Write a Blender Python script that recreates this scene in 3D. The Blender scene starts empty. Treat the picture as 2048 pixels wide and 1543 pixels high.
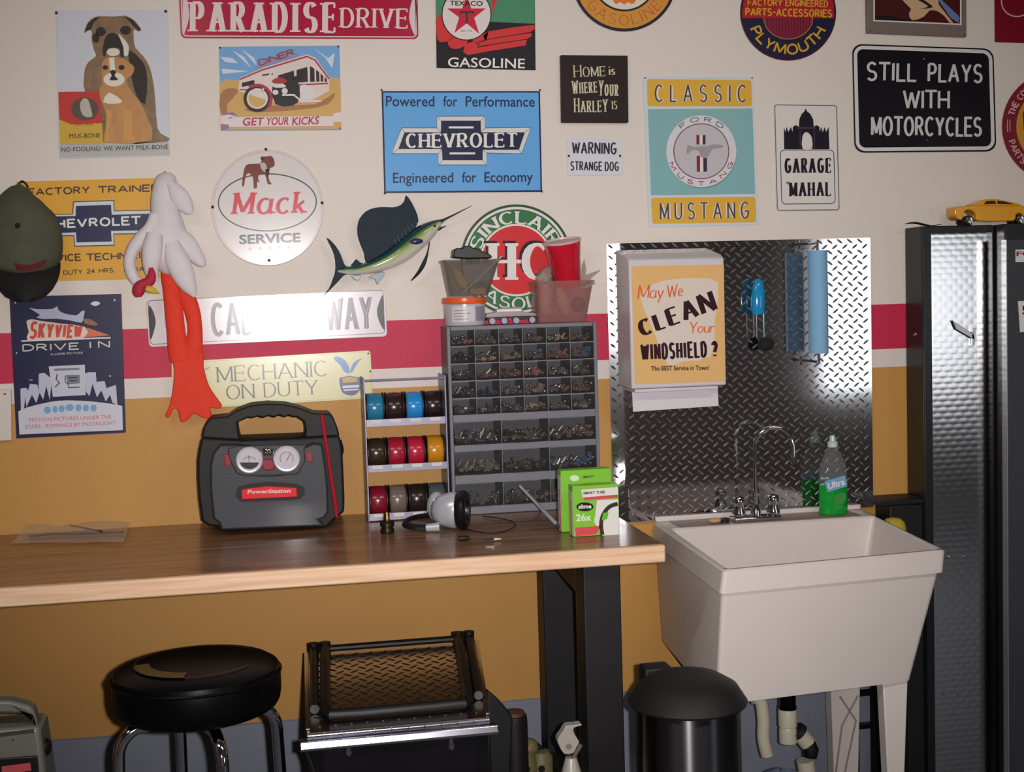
import bpy, bmesh, math, random
from mathutils import Vector, Matrix
random.seed(7)
PI = math.pi
S = bpy.context.scene
COL = S.collection
# ------------------------------------------------------------------ camera, world, lights, exposure
YAW, PIT, ROL, FPX = 0.17912614, 0.06781859, -0.03016461, 2613.44
CAM = Vector((0, -3.3, 1.47))
_f = Vector((math.sin(YAW)*math.cos(PIT), math.cos(YAW)*math.cos(PIT), -math.sin(PIT)))
_r0 = Vector((math.cos(YAW), -math.sin(YAW), 0)); _u0 = _r0.cross(_f)
_r = _r0*math.cos(ROL) + _u0*math.sin(ROL); _u = -_r0*math.sin(ROL) + _u0*math.cos(ROL)
cd = bpy.data.cameras.new('camera'); cam = bpy.data.objects.new('camera', cd); COL.objects.link(cam)
cd.sensor_width = 36; cd.lens = FPX*36/2048; cd.clip_start = .05
cam.matrix_world = Matrix(((_r.x, _u.x, -_f.x, CAM.x), (_r.y, _u.y, -_f.y, CAM.y), (_r.z, _u.z, -_f.z, CAM.z), (0, 0, 0, 1)))
S.camera = cam
S.view_settings.view_transform = 'Standard'; S.view_settings.look = 'None'
S.view_settings.exposure = 0; S.view_settings.gamma = 1; S.view_settings.use_curve_mapping = False
W = bpy.data.worlds.new('world'); S.world = W; W.use_nodes = True
W.node_tree.nodes['Background'].inputs[0].default_value = (.9, .85, .8, 1)
W.node_tree.nodes['Background'].inputs[1].default_value = .02
def lamp(name, kind, loc, power, col, **kw):
    d = bpy.data.lights.new(name, kind); d.energy = power; d.color = col
    for k, v in kw.items(): setattr(d, k, v)
    o = bpy.data.objects.new(name, d); COL.objects.link(o); o.location = loc
    return o
# the camera's own flash, a little above and right of the lens
fl = lamp('flash', 'SPOT', CAM + _r*.062 + _u*.012, 262, (1, .958, .94), shadow_soft_size=.014, spot_size=math.radians(72), spot_blend=1.0)
_aim = CAM + _f*3 + _r*.02 + _u*.22
fl.rotation_euler = (_aim - fl.location).to_track_quat('-Z', 'Y').to_euler()
# ceiling tube lights of the garage, dim
for k, xx in enumerate((-.9, 1.4)):
    t = lamp('ceiling_tube_light', 'AREA', (xx, -2.4, 2.66), 19, (1, .95, .9), shape='RECTANGLE', size=1.2, size_y=.15)
# daylight through the side door window behind the camera, to the right
wl = lamp('door_window_daylight', 'AREA', (4.24, -5.2, 1.3), 11, (.95, .97, 1), shape='RECTANGLE', size=1.12, size_y=1.1)
wl.rotation_euler = (math.radians(90), 0, 0)

# ------------------------------------------------------------------ pixel -> point on a real plane
def ray(px, py): return _r*((px-1024)/FPX) - _u*((py-771.5)/FPX) + _f
def at(px, py, y=0.0):
    d = ray(px, py); return CAM + d*((y-CAM.y)/d.y)
def atz(px, py, z):
    d = ray(px, py); return CAM + d*((z-CAM.z)/d.z)
def pxm(y): return (y-CAM.y)/FPX            # metres per pixel at depth y
def K(ox, oy, s):
    def f(*a): return [(ox+a[i]/s, oy+a[i+1]/s) for i in range(0, len(a), 2)]
    return f
c1 = K(0, 0, 4.821); c2 = K(340, 0, 3.793); c3 = K(740, 0, 3.793); c4 = K(1100, 0, 3.354); c5 = K(1460, 0, 3.354)
c6 = K(0, 300, 4.655); c7 = K(400, 280, 4.096); c8 = K(0, 560, 4.539)
d1 = K(280, 540, 3.938); d2 = K(620, 380, 5.389); d3 = K(860, 390, 5.389); d4 = K(360, 780, 4.978); d5 = K(700, 720, 4.286)
d6 = K(860, 630, 3.763); d7 = K(740, 920, 3.657); d8 = K(1190, 460, 3.593)
e1 = K(1240, 820, 3.938); e2 = K(1200, 960, 2.647); e3 = K(1700, 380, 2.967); e4 = K(1740, 880, 2.327); e5 = K(0, 1000, 2.842)
e6 = K(200, 1240, 4.876); e7 = K(580, 1260, 4.267); e8 = K(960, 1300, 5.689)

# ------------------------------------------------------------------ materials
def lin(c): return tuple(((x/255)/12.92 if x <= 10 else ((x/255+.055)/1.055)**2.4) for x in c)
MATS = {}
def mat(name, rgb, rough=.5, metal=0, coat=0, noise=0, nscale=40, bump=0, bscale=300, spec=.5, trans=0, alpha=1, ior=1.45, croug=.08):
    key = name
    if key in MATS: return MATS[key]
    m = bpy.data.materials.new(name); m.use_nodes = True; nt = m.node_tree; b = nt.nodes['Principled BSDF']
    c = lin(rgb) + (1,)
    b.inputs['Base Color'].default_value = c; b.inputs['Roughness'].default_value = rough; b.inputs['Metallic'].default_value = metal
    b.inputs['Coat Weight'].default_value = coat; b.inputs['Coat Roughness'].default_value = croug
    b.inputs['Specular IOR Level'].default_value = spec; b.inputs['Transmission Weight'].default_value = trans; b.inputs['IOR'].default_value = ior
    b.inputs['Alpha'].default_value = alpha
    tc = nt.nodes.new('ShaderNodeTexCoord')
    n = nt.nodes.new('ShaderNodeTexNoise'); n.inputs['Scale'].default_value = nscale; n.inputs['Detail'].default_value = 4
    nt.links.new(tc.outputs['Object'], n.inputs['Vector'])
    mx = nt.nodes.new('ShaderNodeMix'); mx.data_type = 'RGBA'
    k = max(noise, .02)
    mx.inputs[6].default_value = tuple(x*(1-k) for x in c[:3]) + (1,); mx.inputs[7].default_value = tuple(min(1, x*(1+k)) for x in c[:3]) + (1,)
    nt.links.new(n.outputs['Fac'], mx.inputs[0]); nt.links.new(mx.outputs[2], b.inputs['Base Color'])
    if bump:
        n2 = nt.nodes.new('ShaderNodeTexNoise'); n2.inputs['Scale'].default_value = bscale; nt.links.new(tc.outputs['Object'], n2.inputs['Vector'])
        bp = nt.nodes.new('ShaderNodeBump'); bp.inputs['Strength'].default_value = bump; bp.inputs['Distance'].default_value = .002
        nt.links.new(n2.outputs['Fac'], bp.inputs['Height']); nt.links.new(bp.outputs[0], b.inputs['Normal'])
    MATS[key] = m; return m
def ink(r, g, b, gloss=.35):       # printed enamel colour
    k = .82 if max(r, g, b) < 110 else 1; return mat('enamel_%d_%d_%d_%d' % (r, g, b, int(gloss*100)), (r*k, g*k, b*k), gloss, spec=.5 if gloss < .3 else .3)
def clear(name, rgb, a, rough=.08, ior=1.3, tint=.45):  # thin clear plastic: see-through with a gloss
    if name in MATS: return MATS[name]
    m = bpy.data.materials.new(name); m.use_nodes = True; nt = m.node_tree; nt.nodes.clear()
    o = nt.nodes.new('ShaderNodeOutputMaterial'); t = nt.nodes.new('ShaderNodeBsdfTransparent'); t.inputs[0].default_value = tuple(1-tint+tint*x for x in lin(rgb)) + (1,)
    p = nt.nodes.new('ShaderNodeBsdfPrincipled'); p.inputs['Base Color'].default_value = lin(rgb) + (1,); p.inputs['Roughness'].default_value = rough
    lw = nt.nodes.new('ShaderNodeLayerWeight'); lw.inputs[0].default_value = .5; pw = nt.nodes.new('ShaderNodeMath'); pw.operation = 'POWER'; pw.inputs[1].default_value = 4; nt.links.new(lw.outputs['Facing'], pw.inputs[0]); fr = nt.nodes.new('ShaderNodeMath'); fr.operation = 'MULTIPLY'; fr.inputs[1].default_value = ior-1; nt.links.new(pw.outputs[0], fr.inputs[0]); ad = nt.nodes.new('ShaderNodeMath'); ad.operation = 'ADD'; ad.inputs[1].default_value = a; ad.use_clamp = True
    nt.links.new(fr.outputs[0], ad.inputs[0]); mx = nt.nodes.new('ShaderNodeMixShader')
    nt.links.new(ad.outputs[0], mx.inputs[0]); nt.links.new(t.outputs[0], mx.inputs[1]); nt.links.new(p.outputs[0], mx.inputs[2]); nt.links.new(mx.outputs[0], o.inputs[0])
    MATS[name] = m; return m
def attrmat(name, rough=.3, coat=.3):
    if name in MATS: return MATS[name]
    m = bpy.data.materials.new(name); m.use_nodes = True; nt = m.node_tree; b = nt.nodes['Principled BSDF']
    a = nt.nodes.new('ShaderNodeAttribute'); a.attribute_name = 'Col'; nt.links.new(a.outputs['Color'], b.inputs['Base Color'])
    b.inputs['Roughness'].default_value = rough; b.inputs['Coat Weight'].default_value = coat
    MATS[name] = m; return m
CHROME = mat('chrome', (225, 225, 232), .06, 1)
STEEL = mat('brushed_steel', (170, 170, 172), .28, 1)
ALU = mat('polished_aluminium', (205, 205, 208), .2, 1)
BLACKP = mat('black_plastic', (22, 22, 24), .4)
BLACKG = mat('black_gloss', (8, 8, 10), .2, coat=.3)
NAIL = mat('steel_nail', (120, 105, 90), .35, 1)
WHITEP = mat('white_plastic', (216, 208, 200), .35, noise=.03)

# ------------------------------------------------------------------ mesh collector
class MB:
    def __init__(s): s.v = []; s.f = []; s.c = []; s.marks = []
    def add(s, vs, fs, col=None):
        n = len(s.v); s.v += [Vector(p) for p in vs]; s.f += [tuple(n+i for i in f) for f in fs]
        if col is not None: s.c += [col]*len(vs)
        return s
    def box(s, a, b):
        x0, y0, z0 = a; x1, y1, z1 = b
        return s.add([(x0,y0,z0),(x1,y0,z0),(x1,y1,z0),(x0,y1,z0),(x0,y0,z1),(x1,y0,z1),(x1,y1,z1),(x0,y1,z1)],
                     [(0,3,2,1),(4,5,6,7),(0,1,5,4),(1,2,6,5),(2,3,7,6),(3,0,4,7)])
    def hexa(s, lo, hi):  # two quads
        return s.add(list(lo)+list(hi), [(3,2,1,0),(4,5,6,7),(0,1,5,4),(1,2,6,5),(2,3,7,6),(3,0,4,7)])
    def bar(s, p, q, w, h):
        p = Vector(p); q = Vector(q); d = (q-p).normalized(); a = d.cross(Vector((0,0,1)))
        if a.length < .1: a = Vector((1,0,0))
        a.normalize(); b = d.cross(a); a = a*w/2; b = b*h/2
        return s.hexa([p-a-b, p+a-b, p+a+b, p-a+b], [q-a-b, q+a-b, q+a+b, q-a+b])
    def loft(s, rings, cap=True, close=False):   # rings: list of equal-length point lists
        n = len(rings[0]); vs = [p for r in rings for p in r]; fs = []
        m = len(rings)
        for i in range(m if close else m-1):
            for j in range(n):
                a = i*n+j; b = i*n+(j+1) % n; i2 = (i+1) % m
                fs.append((a, b, i2*n+(j+1) % n, i2*n+j))
        if cap and not close: fs += [tuple(reversed(range(n))), tuple(range((m-1)*n, m*n))]
        return s.add(vs, fs)
    def tube(s, path, r, n=10, rd=None, cap=True, close=False, up=None):
        path = [Vector(p) for p in path]; rings = []; m = len(path)
        rs = r if isinstance(r, (list, tuple)) else [r]*m
        rds = rd if isinstance(rd, (list, tuple)) else ([rd]*m if rd else rs)
        ref = None
        for i, p in enumerate(path):
            a = path[(i-1) % m] if (i > 0 or close) else p; b = path[(i+1) % m] if (i < m-1 or close) else p
            d = (b-a).normalized()
            if up is not None: e2 = Vector(up); e2 = (e2-d*e2.dot(d)).normalized(); e1 = e2.cross(d)
            else:
                if ref is None: ref = d.orthogonal().normalized()
                ref = (ref-d*ref.dot(d)).normalized(); e1 = ref; e2 = d.cross(ref)
            rings.append([p+e1*rs[i]*math.cos(2*PI*k/n)+e2*rds[i]*math.sin(2*PI*k/n) for k in range(n)])
        return s.loft(rings, cap, close)
    def lathe(s, c, prof, axis='z', n=24, sx=1, sy=1, cap=True):   # prof: (radius, height)
        c = Vector(c); rings = []
        for r, h in prof:
            R_ = []
            for k in range(n):
                a = 2*PI*k/n; u = r*math.cos(a)*sx; v = r*math.sin(a)*sy
                R_.append(c + (Vector((u, v, h)) if axis == 'z' else Vector((h, u, v)) if axis == 'x' else Vector((u, h, v))))
            rings.append(R_)
        return s.loft(rings, cap)
    def ball(s, c, rx, ry, rz, n=14, m=8):
        c = Vector(c); prof = []
        return s.loft([[c+Vector((rx*math.sin(t)*math.cos(2*PI*k/n), ry*math.sin(t)*math.sin(2*PI*k/n), rz*math.cos(t))) for k in range(n)] for t in [PI*(i+.02)/(m+.04) for i in range(m+1)]])
    # flat prints and slabs drawn on a plane y = const
    def flat(s, pts, y): return s.add([at(px, py, y) for px, py in pts], [tuple(range(len(pts)))])
    def slab(s, pts, y0, y1):   # y1 = front, y0 = back; same x,z outline
        F_ = [at(px, py, y1) for px, py in pts]; n = len(pts)
        B_ = [Vector((p.x, y0, p.z)) for p in F_]
        return s.add(F_+B_, [tuple(range(n)), tuple(reversed(range(n, 2*n)))] + [(i, n+i, n+(i+1) % n, (i+1) % n) for i in range(n)])
    def rib(s, pts, w, y, closed=False, wf=None):   # ribbon of pixel width w along pixel points
        n = len(pts); L = []; R_ = []
        for i, (x, yy) in enumerate(pts):
            a = pts[(i-1) % n] if (i > 0 or closed) else pts[i]; b = pts[(i+1) % n] if (i < n-1 or closed) else pts[i]
            dx, dy = b[0]-a[0], b[1]-a[1]; l = math.hypot(dx, dy) or 1; nx, ny = -dy/l, dx/l
            ww = (wf(i/(n-1 or 1)) if wf else 1)*w/2
            if 0 < i < n-1 or closed:
                d1_ = (x-a[0], yy-a[1]); d2_ = (b[0]-x, b[1]-yy); l1 = math.hypot(*d1_) or 1; l2 = math.hypot(*d2_) or 1
                cs = (d1_[0]*d2_[0]+d1_[1]*d2_[1])/(l1*l2); ww /= max(.6, math.sqrt(max(0, (1+cs)/2)))
            L.append((x+nx*ww, yy+ny*ww)); R_.append((x-nx*ww, yy-ny*ww))
        vs = [at(px, py, y) for px, py in L+R_]
        return s.add(vs, [(i, (i+1) % n, n+(i+1) % n, n+i) for i in range(n if closed else n-1)])

def mkobj(name, mb, m, parent=None, smooth=35, bevel=0, bseg=2):
    v = mb.v
    lo = Vector([min(p[i] for p in v) for i in range(3)]); hi = Vector([max(p[i] for p in v) for i in range(3)])
    c = (lo+hi)/2
    if parent is None: c.z = lo.z
    me = bpy.data.meshes.new(name); me.from_pydata([p-c for p in v], [], mb.f); me.update()
    if mb.c and len(mb.c) == len(v):
        ca = me.color_attributes.new('Col', 'FLOAT_COLOR', 'POINT')
        for i, q in enumerate(mb.c): ca.data[i].color = (*q, 1)
    bm = bmesh.new(); bm.from_mesh(me); bmesh.ops.recalc_face_normals(bm, faces=bm.faces); bm.to_mesh(me); bm.free()
    if smooth:
        me.shade_smooth()
        try: me.set_sharp_from_angle(angle=math.radians(smooth))
        except Exception: pass
    for mm in (m if isinstance(m, (list, tuple)) else [m]): me.materials.append(mm)
    o = bpy.data.objects.new(name, me); COL.objects.link(o)
    if parent: o.parent = parent; o.location = c - wloc(parent)
    else: o.location = c
    if bevel:
        b = o.modifiers.new('bevel', 'BEVEL'); b.width = bevel; b.segments = bseg; b.limit_method = 'ANGLE'; b.angle_limit = math.radians(40)
    return o
def emit(name, mb, m, parent, **kw):      # one object per word of lettering
    if len(mb.marks) < 2 or mb.marks[0][0] != 0: return mkobj(name, mb, m, parent, **kw)
    M_ = mb.marks+[(len(mb.v), len(mb.f))]
    for (v0, f0), (v1, f1) in zip(M_[:-1], M_[1:]):
        if v1 > v0 and f1 > f0:
            b = MB(); b.v = mb.v[v0:v1]; b.f = [tuple(i-v0 for i in f) for f in mb.f[f0:f1]]; o = mkobj(name, b, m, parent, **kw)
    return o
def wloc(o):
    p = Vector(o.location)
    while o.parent: o = o.parent; p += Vector(o.location)
    return p
def thing(name, label, cat, loc, group=None):
    o = bpy.data.objects.new(name, None); COL.objects.link(o); o.location = loc; o.empty_display_size = .05
    o['label'] = label; o['category'] = cat
    if group: o['group'] = group
    return o
def tag(o, label, cat, group=None):
    o['label'] = label; o['category'] = cat
    if group: o['group'] = group
    return o
def struct(o): o['kind'] = 'structure'; return o

# ------------------------------------------------------------------ 2-D shapes in pixels
def ell(cx, cy, rx, ry=None, n=48, a0=0, a1=360, rot=0):
    ry = ry or rx; full = abs(a1-a0) >= 360; o = []
    for k in range(n if full else n+1):
        a = math.radians(a0+(a1-a0)*k/n); x = rx*math.cos(a); y = -ry*math.sin(a); r = math.radians(rot)
        o.append((cx+x*math.cos(r)-y*math.sin(r), cy+x*math.sin(r)+y*math.cos(r)))
    return o
def smooth(pts, k=4, closed=True):
    n = len(pts); o = []
    for i in range(n if closed else n-1):
        p0, p1, p2, p3 = [pts[(i+j) % n] if closed else pts[min(max(i+j, 0), n-1)] for j in (-1, 0, 1, 2)]
        for q in range(k):
            t = q/k
            o.append(tuple(.5*(2*p1[d]+(p2[d]-p0[d])*t+(2*p0[d]-5*p1[d]+4*p2[d]-p3[d])*t*t+(3*p1[d]-p0[d]-3*p2[d]+p3[d])*t**3) for d in range(len(p1))))
    if not closed: o.append(pts[-1])
    return o
def rrect(q, r, n=5):      # rounded quad, q = TL,TR,BR,BL
    o = []
    for i in range(4):
        p = Vector(q[i]); a = Vector(q[i-1]); b = Vector(q[(i+1) % 4])
        u = (a-p).normalized()*r; w = (b-p).normalized()*r
        for k in range(n+1):
            t = k/n; s_ = 1-math.sin(t*PI/2); c_ = 1-math.cos(t*PI/2)
            x = p + u*s_ + w*c_
            o.append((x.x, x.y))
    return o
def inset(q, d):           # move quad corners inward by d px
    o = []
    for i in range(4):
        p = Vector(q[i]); a = (Vector(q[i-1])-p).normalized(); b = (Vector(q[(i+1) % 4])-p).normalized()
        x = p + (a+b)*d; o.append((x.x, x.y))
    return o
def quadmap(q):            # unit square (u right, v down) -> px
    tl, tr, br, bl = [Vector(p) for p in q]
    def f(*a):
        o = []
        for i in range(0, len(a), 2):
            u, v = a[i], a[i+1]; p = (tl*(1-u)+tr*u)*(1-v) + (bl*(1-u)+br*u)*v; o.append((p.x, p.y))
        return o
    return f

# ------------------------------------------------------------------ stroke lettering
def A_(cx, cy, rx, ry, a0, a1):
    n = max(3, int(abs(a1-a0)/18)); return [(cx+rx*math.cos(math.radians(a0+(a1-a0)*k/n)), cy+ry*math.sin(math.radians(a0+(a1-a0)*k/n))) for k in range(n+1)]
GL = {
 'A': (.8, [[(0,0),(.4,1)], [(.4,1),(.8,0)], [(.14,.33),(.66,.33)]]),
 'B': (.62, [[(0,0),(0,1)], [(0,1)]+A_(.32,.76,.26,.24,90,-90)+[(0,.52)], [(0,.52)]+A_(.32,.26,.3,.26,90,-90)+[(0,0)]]),
 'C': (.7, [A_(.4,.5,.4,.5,48,312)]), 'D': (.7, [[(0,0),(0,1)], [(0,1)]+A_(.28,.5,.42,.5,90,-90)+[(0,0)]]),
 'E': (.58, [[(0,0),(0,1)], [(0,1),(.56,1)], [(0,.52),(.46,.52)], [(0,0),(.58,0)]]), 'F': (.55, [[(0,0),(0,1)], [(0,1),(.55,1)], [(0,.5),(.44,.5)]]),
 'G': (.75, [A_(.4,.5,.4,.5,48,330)+[(.74,.42)], [(.45,.45),(.76,.45)]]), 'H': (.7, [[(0,0),(0,1)], [(.7,0),(.7,1)], [(0,.5),(.7,.5)]]),
 'I': (.04, [[(.02,0),(.02,1)]]), 'J': (.45, [[(.45,1),(.45,.25)]+A_(.22,.25,.23,.25,0,-170)]), 'K': (.68, [[(0,0),(0,1)], [(0,.38),(.62,1)], [(.2,.56),(.68,0)]]),
 'L': (.52, [[(0,0),(0,1)], [(0,0),(.52,0)]]), 'M': (.85, [[(0,0),(0,1)], [(0,1),(.42,.1)], [(.42,.1),(.85,1)], [(.85,1),(.85,0)]]),
 'N': (.72, [[(0,0),(0,1)], [(0,1),(.72,0)], [(.72,0),(.72,1)]]), 'O': (.8, [A_(.4,.5,.4,.5,90,450)]),
 'P': (.6, [[(0,0),(0,1)], [(0,1)]+A_(.32,.73,.28,.27,90,-90)+[(0,.46)]]), 'Q': (.8, [A_(.4,.5,.4,.5,90,450), [(.45,.25),(.8,-.05)]]),
 'R': (.66, [[(0,0),(0,1)], [(0,1)]+A_(.32,.75,.28,.25,90,-90)+[(0,.5)], [(.3,.5),(.66,0)]]),
 'S': (.64, [A_(.32,.75,.3,.25,30,270)+A_(.32,.25,.32,.25,90,-150)[1:]]), 'T': (.68, [[(.34,0),(.34,1)], [(0,1),(.68,1)]]),
 'U': (.7, [[(0,1),(0,.32)]+A_(.35,.32,.35,.32,180,360)+[(.7,1)]]), 'V': (.76, [[(0,1),(.38,0)], [(.38,0),(.76,1)]]),
 'W': (1.1, [[(0,1),(.28,0)], [(.28,0),(.55,.9)], [(.55,.9),(.82,0)], [(.82,0),(1.1,1)]]), 'X': (.7, [[(0,0),(.7,1)], [(0,1),(.7,0)]]),
 'Y': (.72, [[(0,1),(.36,.45)], [(.72,1),(.36,.45)], [(.36,.45),(.36,0)]]), 'Z': (.64, [[(0,1),(.64,1)], [(.64,1),(0,0)], [(0,0),(.64,0)]]),
 '0': (.6, [A_(.3,.5,.3,.5,90,450)]), '2': (.58, [A_(.3,.72,.28,.28,160,-30)+[(0,0)], [(0,0),(.58,0)]]), '4': (.6, [[(.45,0),(.45,1)], [(.45,1),(0,.3)], [(0,.3),(.6,.3)]]),
 '6': (.58, [A_(.29,.3,.29,.3,90,450), [(.02,.35),(.1,.7),(.45,1)]]), '-': (.3, [[(0,.5),(.3,.5)]]), '.': (.06, [[(.03,0),(.03,.1)]]), ' ': (.3, []),
 '?': (.5, [A_(.25,.75,.25,.25,170,-60)+[(.25,.3)], [(.25,0),(.25,.12)]]), '!': (.06, [[(.03,.3),(.03,1)], [(.03,0),(.03,.12)]]), "'": (.06, [[(.03,.8),(.03,1)]]),
 'a': (.5, [A_(.24,.28,.24,.28,60,330), [(.48,.56),(.48,.1),(.58,0)]]), 'c': (.42, [A_(.24,.28,.24,.28,50,320)]), 'e': (.48, [[(.02,.27),(.46,.3)]+A_(.24,.28,.24,.28,10,320)]),
 'i': (.08, [[(.04,0),(.04,.56)], [(.04,.75),(.04,.84)]]), 'k': (.46, [[(0,0),(0,1)], [(0,.22),(.42,.56)], [(.14,.34),(.46,0)]]), 'l': (.12, [[(.02,1),(.02,.1),(.12,0)]]),
 'm': (.8, [[(0,0),(0,.56)], [(0,.4)]+A_(.2,.38,.18,.18,140,0)+[(.38,0)], [(.38,.4)]+A_(.58,.38,.18,.18,140,0)+[(.78,0)]]),
 'n': (.45, [[(0,0),(0,.56)], [(0,.4)]+A_(.22,.36,.2,.2,140,0)+[(.42,0)]]), 'o': (.5, [A_(.25,.28,.25,.28,90,450)]), 'r': (.32, [[(0,0),(0,.56)], [(0,.36)]+A_(.2,.36,.2,.2,150,40)]),
 's': (.4, [A_(.2,.42,.18,.14,30,270)+A_(.2,.14,.2,.14,90,-150)[1:]]), 't': (.3, [[(.12,.85),(.12,.1),(.28,0)], [(0,.56),(.3,.56)]]), 'u': (.48, [[(0,.56),(0,.22)]+A_(.22,.22,.22,.22,180,350)+[(.46,.56)], [(.46,.56),(.46,.08),(.56,0)]]),
 'w': (.7, [[(0,.56),(.17,0)], [(.17,0),(.35,.5)], [(.35,.5),(.53,0)], [(.53,0),(.7,.56)]]), 'y': (.48, [[(0,.56),(.24,.02)], [(.48,.56),(.1,-.35)]]), 'h': (.45, [[(0,0),(0,1)], [(0,.4)]+A_(.22,.36,.2,.2,140,0)+[(.42,0)]]),
 'v': (.46, [[(0,.56),(.23,0)], [(.23,0),(.46,.56)]]),
}
_JY = [0]
def stext(mb, txt, p0, p1, h, y, tv=.16, th=None, gap=.16, serif=0, slant=0, mp=None, sizes=None, Lcap=None):
    """txt between baseline px points p0 and p1 with cap height h px; tv/th stroke weights in cap heights; mp maps (u,v)."""
    mb.marks.append((len(mb.v), len(mb.f))); gap = max(gap, tv*1.3+serif*1.1); th = th or tv; szs = sizes or [1]*len(txt)
    if mp is None:
        P0 = Vector(p0); P1 = Vector(p1); d = (P1-P0); L = d.length/h; ux = d/d.length*h; vx = Vector((-0.0, -1.0))*h
        vx = Vector((ux.y, -ux.x))
        mp = lambda u, v: (P0.x+ux.x*(u+slant*v)+vx.x*v, P0.y+ux.y*(u+slant*v)+vx.y*v)
    else: L = Lcap
    tot = sum(GL[c][0]*s for c, s in zip(txt, szs)); gaps = gap*(len(txt)-1)
    cond = max(.2, (L-gaps-tv)/max(tot, .01)); u0 = tv/2
    if cond > 2.2: cond = 2.2; gap = (L-tv-cond*tot)/max(1, len(txt)-1)
    for ch, sz in zip(txt, szs):
        w, st = GL[ch]
        for s_ in st:
            P = [(u0+a*cond*sz, b*sz) for a, b in s_]; n = len(P); Lp = []; Rp = []
            closed = n > 3 and math.hypot(P[0][0]-P[-1][0], P[0][1]-P[-1][1]) < 1e-4
            for i, (a, b) in enumerate(P):
                q0 = P[i-1] if i > 0 else (P[-2] if closed else P[i]); q1 = P[i+1] if i < n-1 else (P[1] if closed else P[i])
                dx, dy = q1[0]-q0[0], q1[1]-q0[1]; l = math.hypot(dx, dy) or 1; dx /= l; dy /= l
                t = math.sqrt((tv*dy)**2+(th*dx)**2)/2
                ext = (t*.9 if (n == 2 and abs(dy) < .05) else 0)
                e = -ext if i == 0 else ext if i == n-1 else 0
                Lp.append((a-dy*t+dx*e, b+dx*t+dy*e)); Rp.append((a+dy*t+dx*e, b-dx*t+dy*e))
            # keep stroke ends inside cap box
            f_ = lambda q: mp(q[0], q[1]*(1-th*.5)+th*.25 if not serif else q[1])
            _JY[0] = (_JY[0]+1) % 9; yj = y-.00003*_JY[0]
            mb.add([at(*f_(q), yj) for q in Lp+Rp], [(i, i+1, n+i+1, n+i) for i in range(n-1)])
            if serif:
                for (a, b), (a2, b2) in ((P[0], P[1]), (P[-1], P[-2])):
                    if closed: continue
                    dx, dy = a2-a, b2-b
                    if abs(dy) > abs(dx)*.8 and (abs(b) < .02 or abs(b-sz) < .02):
                        sw = tv/2+serif; hh = th*.8*(1 if b < .1 else -1)
                        mb.add([at(*mp(q, r), yj-.00001) for q, r in ((a-sw, b), (a+sw, b), (a+sw, b+hh), (a-sw, b+hh))], [(0,1,2,3)])
                    elif n == 2 and abs(dy) < .05 and a > u0+.3*w*cond*sz:
                        k = .16*sz; lo, hi = (b, b+k) if b < .1 else (b-k, b) if b > .9*sz else (b-k*.7, b+k*.7)
                        mb.add([at(*mp(q, r), yj-.00001) for q, r in ((a, lo), (a+th, lo), (a+th, hi), (a, hi))], [(0,1,2,3)])
        u0 += w*cond*sz+gap
    return mb
def arcmap(cx, cy, rx, ry, a0, a1, h, inner=False):
    """letters standing on an ellipse; a0->a1 degrees, clockwise = upright outside; inner = bottom text upright inside."""
    L = math.radians(abs(a1-a0))*(rx+ry)/2/h
    def f(u, v):
        a = math.radians(a0+(a1-a0)*u/L); k = (-v if inner else v)*h
        return (cx+(rx+k)*math.cos(a), cy-(ry+k)*math.sin(a))
    return f, L
_TC = {}
def btext(mb, txt, p0, p1, h, y, bold=0, slant=0, tall=1):
    """built-in sans text fitted between baseline px points; h = cap height px."""
    key = (txt, bold); mb.marks.append((len(mb.v), len(mb.f)))
    if key not in _TC:
        def conv(t):
            cu = bpy.data.curves.new('t', 'FONT'); cu.body = t; cu.offset = bold; cu.resolution_u = 3
            ob = bpy.data.objects.new('t', cu); COL.objects.link(ob); bpy.context.view_layer.update()
            me = bpy.data.meshes.new_from_object(ob); r = ([tuple(v.co) for v in me.vertices], [tuple(p.vertices) for p in me.polygons])
            bpy.data.objects.remove(ob); bpy.data.curves.remove(cu); bpy.data.meshes.remove(me); return r
        if 'H' not in _TC: _TC['H'] = max(v[1] for v in conv('H')[0])
        _TC[key] = conv(txt)
    vs, fs = _TC[key]; H = _TC['H']; x0 = min(v[0] for v in vs); x1 = max(v[0] for v in vs)
    P0 = Vector(p0); P1 = Vector(p1); ux = P1-P0; n = Vector((ux.y, -ux.x)).normalized()*h
    o = []
    for v in vs:
        u = (v[0]-x0)/(x1-x0); w = v[1]/H; p = P0+ux*u+n*w+ux.normalized()*slant*h*w; o.append(at(p.x, p.y, y))
    return mb.add(o, fs)
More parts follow.
